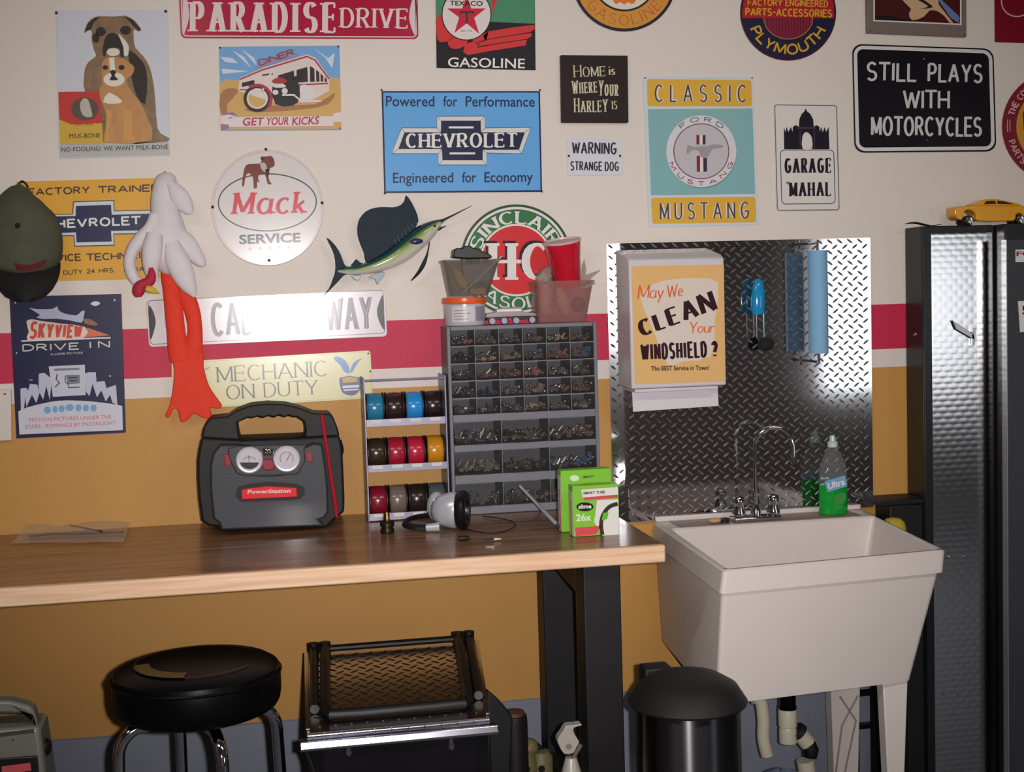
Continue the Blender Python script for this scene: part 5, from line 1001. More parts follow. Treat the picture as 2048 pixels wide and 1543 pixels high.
mkobj('rim', MB().loft([cring(a+ax*Lc*f, ax, rt*g) for f, g in ((.985, .985), (.985, 1.04), (1.01, 1.06), (1.03, 1.02), (1.03, .96), (.99, .94))], close=True, cap=False), mat('pink_rim', (216, 176, 176), .3), t)
mkobj('cup_inside', MB().loft([cring(a+ax*Lc*f, ax, rt*g) for f, g in ((.986, .93), (.988, .93))]), mat('cup_lining', (206, 190, 184), .5), t)

# ------------------------------------------------------------------ laundry sink
ZS = .87
QT = {'bl': Vector((.960, -.018, 0)), 'br': Vector((1.545, -.018, 0)), 'fr': Vector((*atz(1891, 1099, ZS).xy, 0)), 'fl': Vector((*atz(1447, 1140, ZS).xy, 0))}
FBY = QT['fr'].y+.035
fbr = at(1821, 1361, FBY); fbl_ = at(1428, 1408, FBY+.0); ZSB = fbr.z
QB = {'bl': Vector((.966, -.05, 0)), 'br': Vector((1.50, -.05, 0)), 'fr': Vector((fbr.x, FBY, 0)), 'fl': Vector((at(1432, 1400, QT['fl'].y+.035).x, QT['fl'].y+.035, 0))}
def qring(f, z, ins=0, rr=.012, fins=None, back=None):   # f=1 top ... 0 bottom; ins = inward
    P = [QB[k]*(1-f)+QT[k]*f for k in ('bl', 'br', 'fr', 'fl')]
    sg = [(1, -1), (-1, -1), (-1, 1), (1, 1)]; C_ = [Vector((p.x+ins*s[0], p.y+ins*s[1], z)) for p, s in zip(P, sg)]
    if back is not None: C_[0].y = C_[1].y = back
    o = []
    for i in range(4):
        p = C_[i]; a_ = (C_[i-1]-p).normalized(); b_ = (C_[(i+1) % 4]-p).normalized()
        for q in range(5): tt = q/4; o.append(p + a_*rr*(1-math.sin(tt*PI/2)) + b_*rr*(1-math.cos(tt*PI/2)))
    return o
t = thing('laundry_sink', 'white plastic laundry sink on tapered legs under the diamond plate', 'sink', (1.25, -.33, 0))
SKW = mat('sink_plastic', (212, 202, 196), .38, noise=.03, nscale=8, bump=.12, bscale=400)
za = ZS-.052
mb = MB(); mb.loft([qring(0, ZSB), qring(.82, za, -.0005), qring(.84, za+.001, -.007), qring(1, ZS-.004, -.001), qring(1, ZS, .004), qring(1, ZS, .012, back=-.125), qring(1, ZS-.004, .016, back=-.13), qring(.06, ZSB+.03, .02, rr=.03, back=-.13)])
mkobj('tub', mb, SKW, t, smooth=30)
mkobj('back_ledge', MB().box((.965, -.026, ZS+.0005), (1.54, -.0165, ZS+.014)), SKW, t, bevel=.003)
rim_d = mat('grimy_rim', (150, 120, 112), .6)
mb = MB(); o_ = qring(1, ZS+.0006, .0035); i_ = qring(1, ZS+.0006, .009); n = len(o_)
mb.add([o_[10+q] for q in range(10)]+[i_[10+q] for q in range(10)], [(q, q+1, 11+q, 10+q) for q in range(9)]); mkobj('rim_stain', mb, rim_d, t, smooth=0)
mkobj('deck_stain', MB().box((1.0, -.118, ZS+.0004), (1.5, -.03, ZS+.0008)), mat('soapy_deck', (140, 122, 114), .4, noise=.2, nscale=12), t)
def leg(xt0, xt1, xb0, xb1, y0, y1, zt_):
    mb = MB(); mb.hexa([Vector((xb0, y0, 0)), Vector((xb1, y0, 0)), Vector((xb1, y1, 0)), Vector((xb0, y1, 0))], [Vector((xt0, y0, zt_)), Vector((xt1, y0, zt_)), Vector((xt1, y1, zt_)), Vector((xt0, y1, zt_))])
    return mkobj('leg', mb, SKW, t, bevel=.003)
yl = FBY+.004
a_, b_, c_, d_ = at(1766, 1372, yl), at(1816, 1365, yl), at(1808, 1543, yl), at(1777, 1543, yl); f_ = (a_.z)/(a_.z-c_.z)
leg(a_.x, b_.x, a_.x+(d_.x-a_.x)*f_*.8, b_.x+(c_.x-b_.x)*f_*.8, yl+.035, yl, ZSB-.0005)
xl = QB['fl'].x; leg(xl+.004, xl+.053, xl+.012, xl+.045, QB['fl'].y+.04, QB['fl'].y+.005, ZSB-.0005)
yr = -.12; a_, b_ = at(1660, 1385, yr), at(1724, 1372, yr); leg(a_.x, b_.x, a_.x+.012, b_.x-.018, yr+.04, yr, ZSB-.0005); leg(1.03, 1.10, 1.045, 1.085, yr+.04, yr, ZSB-.0005)
c1_ = at(1665, 1400, yr-.0005); mb = MB(); mb.tube([at(1680, 1392, yr-.002), at(1712, 1440, yr-.002), at(1690, 1543, yr-.002)], .0025, 6); mb.tube([at(1716, 1390, yr-.002), at(1684, 1450, yr-.002), at(1672, 1543, yr-.002)], .0025, 6); mkobj('leg_rib', mb, mat('shaded_plastic', (150, 138, 128), .5), t)
# drain
t = thing('drain_pipe', 'white waste pipe with a chrome nut below the sink', 'pipe', at(1578, 1543, -.3))
PV = mat('white_pvc', (214, 206, 184), .35); py = -.28
def pt(x, y): return at(*e2(x, y)[0], py)
p_ = pt(992, 1150); p2_ = pt(992, 1212); p3_ = pt(990, 1500)
ptop = Vector((p_.x, py, ZSB-.002)); s_ = pxm(py)
mkobj('slip_nut', MB().lathe((p_.x, py, 0), [(.002, ZSB-.002), (18*s_, ZSB-.002), (18*s_, p2_.z+.01), (19.5*s_, p2_.z+.009), (19.5*s_, p2_.z), (.002, p2_.z)], n=20), mat('dark_chrome', (60, 58, 60), .15, 1), t)
mkobj('tailpipe', MB().lathe((p_.x, py, 0), [(.002, p2_.z-.0005), (18*s_, p2_.z-.0005), (18*s_, pt(0,1290).z), (20*s_, pt(0,1300).z), (20*s_, pt(0,1390).z), (17*s_, pt(0,1395).z), (19*s_, pt(0,1410).z), (19*s_, pt(0,1480).z), (.002, pt(0,1490).z)], n=20), PV, t)
mkobj('inlet_pipe', MB().tube(smooth([tuple(pt(*q)+Vector((0, .05, 0))) for q in ((850,1180), (890,1200), (905,1300), (905,1400), (925,1490))], 4, False), .0165, 12), PV, t)
mkobj('branch_pipe', MB().tube([tuple(pt(*q)) for q in ((1050,1330), (1100,1390))], [.02, .021], 14), PV, t)
mkobj('branch_cap', MB().tube([tuple(pt(*q)+Vector((0, -.005, 0))) for q in ((1102,1385), (1112,1420), (1108,1460))], [.016, .02, .017], 14), BLACKP, t); mkobj('branch_nut', MB().tube([tuple(pt(*q)) for q in ((1040,1318), (1060,1335))], [.021, .023], 14), mat('black_nut', (40, 36, 38), .4), t)
mkobj('lower_pipe', MB().tube([tuple(pt(*q)) for q in ((1085,1480), (1100,1560), (1100,1700))], .022, 14), PV, t)
# faucet
t = thing('faucet', 'chrome gooseneck faucet with two handles on the sink deck', 'faucet', (1.24, -.08, ZS)); yf = -.085
fa = at(1512, 1026, yf); zf = ZS+.001; xm = fa.x; m_ = pxm(yf); xl, xr = at(1478, 1026, yf).x, at(1547, 1026, yf).x
mkobj('base_plate', MB().box((xl-.02, yf-.024, zf), (xr+.014, yf+.022, zf+.012)), CHROME, t, bevel=.004)
for x in (xl, xr): 
    h_ = mkobj('handle', MB().lathe((x, yf, zf), [(.003, .0125), (.017, .0125), (.0175, .022), (.013, .034), (.0145, .045), (.0155, .056), (.011, .064), (.002, .066)], n=20), CHROME, t)
zt_ = at(1542, 853, yf).z; rgz = (at(1578, 900, yf).x-xm)/2
path = [(xm, yf, zf+.0125), (xm, yf, zf+.04), (xm, yf, zt_-rgz)]+[(xm+rgz-rgz*math.cos(a), yf-.03*(a/PI), zt_-rgz+rgz*math.sin(a)) for a in [PI*q/14 for q in range(1, 15)]]
path += [(xm+rgz*2, yf-.031, at(1578, 915, yf).z)]
mkobj('gooseneck', MB().tube(path, .0052, 12), CHROME, t); mkobj('neck_collar', MB().lathe((xm, yf, zf), [(.006, .0125), (.014, .0125), (.012, .03), (.0085, .042), (.006, .042)], n=18), CHROME, t)
mkobj('aerator', MB().lathe((xm+rgz*2, yf-.031, path[-1][2]), [(.001, -.012), (.0075, -.012), (.0075, 0), (.001, .001)], n=14), CHROME, t)
p = zon(1432, 1046, ZS+.002); tag(mkobj('soap_bar', MB().ball((p.x, p.y+.01, ZS+.008), .018, .012, .007, 14, 8), mat('tan_soap', (196, 150, 112), .5), None), 'worn tan soap bar on the sink deck left of the faucet', 'soap')
p = zon(1452, 1044, ZS+.002); tag(mkobj('sink_stopper', MB().lathe((p.x, p.y+.01, ZS+.0012), [(.002, 0), (.012, 0), (.0125, .008), (.004, .012), (.001, .012)], n=16), BLACKP, None), 'small black sink stopper between soap and faucet', 'stopper')
# soap bottle
yb = -.07; bx_ = at(1667, 1020, yb).x; w = 33*pxm(yb); hb = at(1667, 893, yb).z-ZS
t = thing('soap_bottle', 'half empty clear bottle of green washing liquid at the sink corner', 'bottle', (bx_, yb, ZS))
GL_ = mat('green_liquid', (6, 150, 50), .06, spec=.6, coat=.6); gz = at(1660, 968, yb).z-ZS
def oval(r, h): return [Vector((bx_+r*math.cos(2*PI*q/28), yb+r*.55*math.sin(2*PI*q/28), ZS+h)) for q in range(28)]
mkobj('liquid', MB().loft([oval(w*.9, .002), oval(w*.96, .006), oval(w*.97, gz*.6), oval(w*.95, gz)]), GL_, t)
CB = clear('bottle_plastic', (226, 232, 232), .07, .06)
mkobj('clear_body', MB().loft([oval(w*.97, gz+.0005), oval(w*.95, hb*.55), oval(w*.85, hb*.75), oval(w*.55, hb*.9), oval(w*.3, hb*.97), oval(w*.28, hb)], cap=False), CB, t, smooth=80)
mkobj('cap', MB().lathe((bx_, yb, ZS+hb), [(.001, 0), (w*.33, 0), (w*.33, .014), (w*.2, .016), (w*.17, .03), (.001, .031)], n=18), mat('frosted_cap', (186, 200, 190), .2), t)
yb2 = yb-w*.56-.0015; mb = MB(); mb.slab([(1649,962), (1690,950), (1694,972), (1655,984)], yb2+.0006, yb2); lb = mkobj('label', mb, ink(122, 160, 196), t)
mb = MB(); btext(mb, 'Ultra', (1657,978), (1690,968), 12, yb2-.0005, .02, .15); mkobj('lettering', mb, ink(226, 228, 226), lb, smooth=0)
mb = MB(); mb.slab(smooth([(1668,992), (1690,984), (1690,1004), (1672,1008)], 2), yb2+.0006, yb2); mkobj('label_print', mb, ink(60, 140, 60), t)

# ------------------------------------------------------------------ lockers
xa = at(1811, 700, 0).x; Y1 = -.10; xb = at(1988, 700, Y1).x; zt1 = at(1850, 452, Y1).z; Y2 = -.155; xc = at(2013, 700, Y2).x
LB = mat('locker_black', (30, 30, 33), .32, .2)
t = thing('tall_locker', 'tall narrow black locker with an embossed scalloped metal front', 'locker', ((xa+xb)/2, Y1/2, 0))
mkobj('case', MB().box((xa, Y1+.004, 0), (xb, -.003, zt1)), LB, t, bevel=.002)
mkobj('door', MB().box((xa+.0005, Y1-.0035, .05), (xb-.0005, Y1+.0035, zt1-.002)), LB, t, bevel=.0015)
QL = mat('embossed_steel', (176, 176, 178), .16, 1)
mb = MB(); nx = 52; x0, x1 = xa+.022, xb-.006; z0, z1 = .06, zt1-.02; pz, pxx = .0155, .030; nz = int((z1-z0)/pz*6)
vs = []
for i in range(nz+1):
    z = z0+(z1-z0)*i/nz
    for j in range(nx+1):
        x = x0+(x1-x0)*j/nx; r = math.floor((z-z0)/pz); fz = (z-z0)/pz-r; fx = ((x-x0)/pxx+(.5 if r % 2 else 0)) % 1
        h = .16*(max(0, 1-((fx-.5)/.5)**2)**.5)*(max(0, 1-((fz-.35)/.65)**2) if fz > .35 else max(0, 1-((fz-.35)/.35)**2)**.5)
        if i in (0, nz) or j in (0, nx): h = 0
        vs.append(Vector((x, Y1-.0042-.0011*h, z)))
mb.add(vs, [(i*(nx+1)+j, i*(nx+1)+j+1, (i+1)*(nx+1)+j+1, (i+1)*(nx+1)+j) for i in range(nz) for j in range(nx)])
mkobj('embossed_panel', mb, QL, t, smooth=180)
mkobj('lock', MB().lathe(at(1830, 668, Y1-.004), [(.001, 0), (.005, 0), (.005, -.003), (.001, -.0035)], 'y', 14), CHROME, t)
for q in ((1898,1113), (1928,1113), (1888,1388), (1917,1388)): mkobj('screw', MB().ball(at(*q, Y1-.006), .0035, .003, .0035, 10, 6), CHROME, t)
mkobj('latch', MB().slab([(1905,640), (1948,668), (1950,680), (1912,658)], Y1-.006, Y1-.012), STEEL, t, bevel=.001); mkobj('latch_arm', MB().slab([(1945,655), (1952,655), (1950,690), (1944,690)], Y1-.006, Y1-.012), STEEL, t)
zt2 = at(2010, 444, Y2).z
t = thing('tall_locker', 'tall black locker at the right edge with a bright door edge and paper stickers', 'locker', (xc+.3, Y2/2, 0))
mkobj('case', MB().box((xb+.0015, Y2+.004, 0), (xb+.62, -.003, zt1-.001)), LB, t, bevel=.002)
GD = mat('hammered_grey', (72, 72, 78), .35, .3, bump=.8, bscale=260)
xd = at(2016, 900, Y2-.02).x; mkobj('door', MB().box((xd, Y2-.018, .06), (xd+.5, Y2+.003, at(2020, 479, Y2-.018).z)), GD, t, bevel=.001)
mkobj('door_edge', MB().box((xd-.0025, Y2-.0195, .06), (xd-.0003, Y2+.003, at(2020, 479, Y2-.018).z)), mat('worn_edge', (170, 170, 172), .3, .6), t)
ys = Y2-.0186; mb = MB(); mb.slab([(2031,499), (2110,497), (2110,523), (2031,524)], ys, ys-.0005); st = mkobj('sticker', mb, ink(216, 212, 216), t); mb = MB(); btext(mb, 'FORD', (2033,512), (2100,510), 9, ys-.001, .03); mkobj('lettering', mb, ink(160, 30, 60), st, smooth=0)
mb = MB(); mb.slab([(2036,602), (2100,598), (2104,660), (2040,664)], ys, ys-.0005); st = mkobj('paper_note', mb, ink(220, 214, 214), t); mb = MB(); btext(mb, '5 TIPS', (2045,628), (2098,625), 16, ys-.001, .03); mkobj('lettering', mb, ink(50, 44, 60), st, smooth=0)
# toy car, yellow
yt = -.055; zc = zt1+.0008
t = thing('toy_car', 'yellow model muscle car on top of the black lockers', 'toy car', (at(1985, 440, yt).x, yt, zc))
YC = mat('yellow_paint', (224, 156, 28), .18, coat=.6)
y0, y1 = yt+.024, yt-.024
cb = lambda *a: e3(*a)
mkobj('car_body', MB().slab(smooth(cb(622,120, 630,98, 700,92, 745,88, 800,90, 900,92, 1033,92, 1130,95, 1150,120, 1148,160, 1120,178, 1040,184, 1030,150, 1005,135, 985,150, 970,183, 760,182, 752,150, 725,120, 690,120, 672,150, 668,176, 640,170, 626,150), 2), y0, y1), YC, t, bevel=.003)
mkobj('cabin', MB().slab(smooth(cb(735,90, 770,70, 800,55, 870,53, 940,66, 1020,92), 2), y0-.004, y1+.004), YC, t, bevel=.003)
mkobj('side_window', MB().slab(smooth(cb(795,84, 810,64, 860,62, 868,82), 1), y1+.0035, y1+.0025), mat('smoked_glass', (60, 40, 34), .1), t); mkobj('side_window', MB().slab(cb(878,82, 872,62, 920,68, 975,84), y1+.0035, y1+.0025), MATS['smoked_glass'], t)
for u in (705, 1008):
    c = at(*cb(u, 155)[0], y1-.002); c.z = zc+.0125; tr = mkobj('wheel', MB().lathe(c, [(.001, .012), (.0125, .012), (.0132, .009), (.0132, -.001), (.0115, -.003), (.001, -.003)], 'y', 24), BLACKP, t)
    mkobj('wheel_rim', MB().lathe(c, [(.0005, -.0032), (.003, -.0048), (.0085, -.004), (.0098, -.0046), (.0105, -.0032)], 'y', 20), CHROME, tr)
    for s5 in range(5):
        a = 2*PI*s5/5; mkobj('spoke', MB().bar(c+Vector((.002*math.cos(a), -.0048, .002*math.sin(a))), c+Vector((.0095*math.cos(a), -.005, .0095*math.sin(a))), .0022, .0022), CHROME, tr)
    c2w = c+Vector((0, .034, 0)); mkobj('wheel', MB().lathe(c2w, [(.001, .011), (.0125, .011), (.0132, .009), (.0132, .001), (.001, .001)], 'y', 20), BLACKP, t)
g_ = mkobj('rubber_strip', pxtube(MB(), [(1812,444,-.05,1,.003), (1830,442,-.05,2.2,.01), (1860,448,-.05,1.5,.01), (1882,445,-.05,.8,.004)], 8), BLACKP, None); tag(g_, 'thin curled black strip on the locker top left of the toy car', 'strip')
g_.location.z = zt1+.0012

# ------------------------------------------------------------------ floor things
# stool
ys_ = -.80; c = at(393, 1326, ys_); R_ = 163*pxm(ys_); zs1 = c.z; zs0 = at(393, 1464, ys_-R_*.9).z
t = thing('bar_stool', 'round black padded bar stool with bent chrome legs', 'stool', (c.x, ys_, 0))
cx, cy = c.x, ys_
VN = mat('black_vinyl_seat', (7, 6, 8), .38, spec=.12)
hs = zs1-zs0
mkobj('seat', MB().lathe((cx, cy, zs0), [(.01, 0), (R_*.88, 0), (R_*.95, .006), (R_*.985, .016), (R_, .03), (R_, hs*.75), (R_*.975, hs*.9), (R_*.9, hs*.985), (R_*.7, hs+.004), (R_*.3, hs+.008), (.01, hs+.008)], n=48), VN, t)
mkobj('piping', MB().lathe((cx, cy, zs0+hs*.78), [(R_+.0005, -.003), (R_+.003, 0), (R_+.0005, .003)], n=48, cap=False), VN, t)
YP = ink(104, 80, 26, .5)
mb = MB(); n = 24
zd = zs1+.0065
def arcp(r0, r1, a0, a1): 
    I = [Vector((cx+r0*math.cos(math.radians(a0+(a1-a0)*q/n)), cy+r0*math.sin(math.radians(a0+(a1-a0)*q/n)), zs1+.0093-.0055*(r0/R_)**2)) for q in range(n+1)]; O = [Vector((cx+r1*math.cos(math.radians(a0+(a1-a0)*q/n)), cy+r1*math.sin(math.radians(a0+(a1-a0)*q/n)), zs1+.0093-.0055*(r1/R_)**2)) for q in range(n+1)]
    mb.add(I+O, [(q, q+1, n+2+q, n+1+q) for q in range(n)])
arcp(R_*.55, R_*.72, 182, 262); mkobj('gold_print', mb, YP, t, smooth=60)
mb = MB(); arcp(R_*.72, R_*.74, 150, 330); mkobj('print_ring', mb, ink(52, 46, 48), t, smooth=60)
for th in (-72, 18, 108, 198):
    ca, sa = math.cos(math.radians(th)), math.sin(math.radians(th)); rl = R_*.97
    P = [(cx+ca*r, cy+sa*r, z) for r, z in [(R_*.35, zs0-.014), (R_*.6, zs0-.014)]+[(rl-.05+.05*math.sin(a), zs0-.014-.05+.05*math.cos(a)) for a in [PI/2*q/6 for q in range(0, 7)]]+[(rl+.01, .35), (rl+.03, .005)]]
    l_ = mkobj('leg', MB().tube(P, .0115, 14), CHROME, t); mkobj('rubber_foot', MB().lathe((P[-1][0], P[-1][1], .0), [(.002, .001), (.014, .001), (.0145, .02), (.0118, .022)], n=12, cap=False), BLACKP, l_)
mkobj('foot_ring', MB().tube([(cx+(R_+.0)*math.cos(a), cy+(R_+.0)*math.sin(a), .25) for a in [2*PI*q/32 for q in range(32)]], .009, 10, close=True), CHROME, t)
mkobj('swivel_plate', MB().lathe((cx, cy, zs0-.012), [(.002, 0), (R_*.55, 0), (R_*.55, .0115), (.002, .0115)], n=24), BLACKP, t)

# chest with plate lid
yA, yB = -.85, -.2
F0, F1 = at(599, 1466, yA), at(995, 1444, yA); B0_, B1_ = at(608, 1302, yB), at(957, 1286, yB)
zF = (F0.z+F1.z)/2; zBk = (B0_.z+B1_.z)/2; 
t = thing('tool_chest', 'black tool chest with a sloping diamond plate lid, black tube rails and chrome hinge', 'tool chest', ((F0.x+F1.x)/2, -.68, 0))
xa_, xb_ = F0.x+.012, F1.x-.012
mb = MB(); mb.hexa([Vector((xa_+.02, yA+.02, .02)), Vector((xb_-.02, yA+.02, .02)), Vector((xb_-.02, yB-.02, .02)), Vector((xa_+.02, yB-.02, .02))], [Vector((xa_, yA+.012, zF-.024)), Vector((xb_, yA+.012, zF-.024)), Vector((B1_.x, yB-.005, zBk-.024)), Vector((B0_.x, yB-.005, zBk-.024))])
mkobj('chest_body', mb, mat('black_gloss_box', (14, 13, 15), .2, coat=.3, bump=.3, bscale=8), t, bevel=.004)
def lidp(u, v, h=0):   # u 0..1 across, v 0 front..1 back
    p = Vector(((xa_*(1-v)+B0_.x*v)*(1-u)+(xb_*(1-v)+B1_.x*v)*u, (yA+.013)*(1-v)+yB*v, zF*(1-v)+zBk*v)); return p+Vector((0, -.19, .98))*h
mkobj('lid', MB().hexa([lidp(0,0,-.022), lidp(1,0,-.022), lidp(1,1,-.022), lidp(0,1,-.022)], [lidp(0,0), lidp(1,0), lidp(1,1), lidp(0,1)]), mat('lid_plate', (190, 186, 184), .2, 1, bump=.1, bscale=14), t, bevel=.003)
mb = MB(); lugs(mb, .05, .95, .13, .97, .083, lambda x: 0, L=.033, Wd=.0075, H=.0016, place=lambda p: lidp(p.x, p.z*1.0, .0003-p.y)); mkobj('tread_pattern', mb, MATS['polished_lugs'], t)['kind'] = 'stuff'
TR = mat('black_tube', (14, 12, 14), .5); P = [lidp(u, v, .0125) for u, v in ((.12, 1.0), (.115, .8), (.11, .3), (.115, .17), (.14, .115), (.3, .11), (.7, .11), (.86, .115), (.885, .17), (.89, .3), (.885, .8), (.88, 1.0))]
mkobj('tube_rail', MB().tube(P, .0115, 12), TR, t); mkobj('tube_rail', MB().tube([lidp(.055, 1.0, .0105), lidp(.05, .2, .0105)], .0095, 10), TR, t); mkobj('tube_rail', MB().tube([lidp(.945, 1.0, .0105), lidp(.95, .2, .0105)], .0095, 10), TR, t)
mkobj('tube_rail', MB().tube([lidp(.12, .985, .0125), lidp(.88, .985, .0125)], .008, 10), TR, t)
for u in (.055, .12, .88, .945): mkobj('rail_cap', MB().lathe(lidp(u, .995, .0), [(.001, 0), (.013, 0), (.013, .026), (.001, .027)], n=12), TR, t)
for u0, u1 in ((0, .022), (.978, 1)): mkobj('edge_strip', MB().hexa([lidp(u0,.03,.0005), lidp(u1,.03,.0005), lidp(u1,1,.0005), lidp(u0,1,.0005)], [lidp(u0,.03,.004), lidp(u1,.03,.004), lidp(u1,1,.004), lidp(u0,1,.004)]), ALU, t, bevel=.001)
hz = zF-.006
mkobj('front_bar', MB().loft([[Vector((x, yA+.0115, zF-.026)), Vector((x, yA-.013, zF-.026)), Vector((x, yA-.0145, zF-.022)), Vector((x, yA-.0095, zF-.0085)), Vector((x, yA+.0115, zF-.0075))] for x in (F0.x, F1.x)]), mat('hinge_chrome', (215, 215, 228), .16, 1), t, bevel=.005, bseg=3)
nk = 11; wk = (F1.x-F0.x-.03)/nk
for k in range(nk): 
    h_ = mkobj('hinge_knuckle', MB().lathe((F0.x+.015+wk*k+.0006, yA+.002, zF-.001), [(.001, 0), (.0062, 0), (.0062, wk-.0015), (.001, wk-.0015)], 'x', 12), MATS['hinge_chrome'], t)
    mkobj('rivet', MB().ball(lidp((k+.5)/nk*.94+.03, .06, .0008), .003, .003, .002, 8, 5), CHROME, t)
mb = MB(); bagm = mat('black_bin_liner', (18, 17, 20), .18, bump=1, bscale=9)
for k in range(1): 
    rows_ = []
    for i in range(9):
        v = i/8; row = []
        for j in range(19): u = j/18; row.append(Vector((xa_+.03+(xb_-xa_-.06)*u, yA+.004+.006*math.sin(9*u+4*v)*math.sin(3+7*v)-.004*v, zF-.03-.3*v)))
        rows_.append(row)
    mb.add([p for r in rows_ for p in r], [(i*19+j, i*19+j+1, (i+1)*19+j+1, (i+1)*19+j) for i in range(8) for j in range(18)])
mkobj('plastic_cover', mb, bagm, t, smooth=60)
for q in ((697,1500), (902,1488)): mkobj('latch', MB().lathe(at(q[0], q[1], yA-.004), [(.001, .0), (.006, 0), (.0075, -.004), (.005, -.008), (.001, -.009)], 'y', 12, sy=1.6), CHROME, t)
mkobj('side_tube', MB().tube([at(605, 1480, yA+.01), at(628, 1543, yA+.01), at(650, 1600, yA+.01)], .0045, 8), TR, t)

# trash can
brushed = mat('dark_brushed_steel', (110, 110, 114), .3, 1); _n = brushed.node_tree; _t = _n.nodes.new('ShaderNodeTangent'); _t.direction_type = 'RADIAL'; _t.axis = 'Z'
_n.nodes['Principled BSDF'].inputs['Anisotropic'].default_value = .95; _n.nodes['Principled BSDF'].inputs['Anisotropic Rotation'].default_value = .25; _n.links.new(_t.outputs[0], _n.nodes['Principled BSDF'].inputs['Tangent'])
yt = -.78; c = at(1375, 1400, yt); rT = 124*pxm(yt)
t = thing('trash_can', 'small round steel trash can with a domed black lid', 'trash can', (c.x, yt, 0)); zl0 = at(1375, 1437, yt-rT).z; zl1 = at(1375, 1343, yt).z; zm = c.z
mkobj('steel_body', MB().lathe((c.x, yt, 0), [(.01, .012), (rT*.9, .012), (rT*.9, zl0-.002), (.01, zl0-.002)], n=48), brushed, t)
mkobj('base_ring', MB().lathe((c.x, yt, 0), [(.01, .001), (rT*.96, .001), (rT*.95, .0115), (.01, .0115)], n=40), BLACKP, t)
LP = mat('matt_black_lid', (18, 16, 17), .6)
mkobj('rim', MB().lathe((c.x, yt, zl0), [(.01, -.0015), (rT*.93, -.0015), (rT*.97, .004), (rT*.99, zm-zl0-.004), (.01, zm-zl0-.004)], n=48), LP, t)
mkobj('lid', MB().lathe((c.x, yt, zm), [(.01, -.0035), (rT*1.0, -.0035), (rT*1.02, .001), (rT*.99, .006), (rT*.85, (zl1-zm)*.55), (rT*.6, (zl1-zm)*.85), (rT*.3, (zl1-zm)*.98), (.005, zl1-zm)], n=48), LP, t)
hq = at(1322, 1345, yt+.06); mkobj('lid_hinge', MB().box((hq.x-.03, yt+rT*.62, zm), (hq.x+.03, yt+rT*1.05, hq.z+.006)), LP, t, bevel=.005)

# grey power unit, lower left
yg = -.62
t = thing('power_unit', 'grey portable power unit with a carry handle, cut by the lower left corner', 'power unit', (at(30, 1543, yg).x, yg, 0))
GU = mat('grey_unit_shell', (112, 112, 104), .35, coat=.1)
def gz_(pts): return e5(*pts)
mkobj('handle', MB().slab(gz_((-250,1180, -60,1140, 60,1142, 150,1165, 185,1185, 205,1240, 225,1330, 185,1335, 185,1270, 172,1232, 120,1215, 0,1212, -100,1212, -190,1240, -200,1330, -250,1330)), yg+.05, yg+.01), GU, t, bevel=.006)
a_, b_ = at(-88, 1466, yg), at(80, 1466, yg); bl, br = at(-95, 1600, yg), at(118, 1600, yg)
mb = MB(); k_ = (a_.z)/(a_.z-bl.z)
mb.hexa([Vector((bl.x-.02, yg-.0, .003)), Vector((br.x+.015, yg, .003)), Vector((br.x+.015, yg+.16, .003)), Vector((bl.x-.02, yg+.16, .003))], [Vector((a_.x, yg, a_.z)), Vector((b_.x, yg, a_.z)), Vector((b_.x, yg+.1, a_.z)), Vector((a_.x, yg+.1, a_.z))]); mkobj('case', mb, GU, t, bevel=.01, bseg=3)
yq = yg-.0008
d_ = mkobj('dark_panel', MB().slab(e5(-160,1480, 210,1452, 232,1680, -160,1700), yg-.0002, yg-.006), BLACKP, t, bevel=.002); mb = MB(); mb.flat(e5(10,1512, 172,1490, 178,1535, 10,1560), yg-.0066); mkobj('red_label', mb, ink(196, 84, 92), d_, smooth=0)
mkobj('vent_line', MB().slab(e5(-100,1335, 190,1300, 195,1320, -100,1355), yg+.01, yg-.001), mat('shell_groove', (60, 58, 52), .6), t); mkobj('side_knob', MB().ball(at(*e5(262,1400)[0], yg+.04), .012, .02, .018, 12, 8), BLACKP, t)
mkobj('knob_screw', MB().ball(at(*e5(75,1360)[0], yg-.001), .003, .002, .003, 8, 5), CHROME, t)

# black canister with brown top and funnel
yq = -.42; c = at(1028, 1422, yq); r_ = 26*pxm(yq)
t = thing('canister', 'dark upright canister with a brown top between the chest and the bench leg', 'canister', (c.x, yq, 0))
mkobj('canister_body', MB().lathe((c.x, yq, 0), [(.01, .002), (r_*1.05, .002), (r_*1.05, c.z-.02), (r_, c.z-.008), (.01, c.z-.008)], n=28), mat('dark_canister', (20, 17, 18), .5), t)
mkobj('brown_top', MB().lathe((c.x, yq, c.z-.0075), [(.01, 0), (r_*.85, 0), (r_*.8, .008), (r_*.4, .012), (.005, .0125)], n=24), mat('brown_lid', (78, 48, 32), .6, noise=.3), t)
xk = at(1000, 1500, yq-.03)
mb = MB(); mb.slab([(974,1379), (1000,1402), (1022,1428), (1026,1440), (1016,1640), (985,1640)], yq-.04, yq-.06); o = mkobj('black_bag', mb, mat('black_nylon', (15, 14, 16), .6), None, bevel=.004); tag(o, 'black pointed bag corner rising beside the tool chest', 'bag')
for v in o.data.vertices: pass
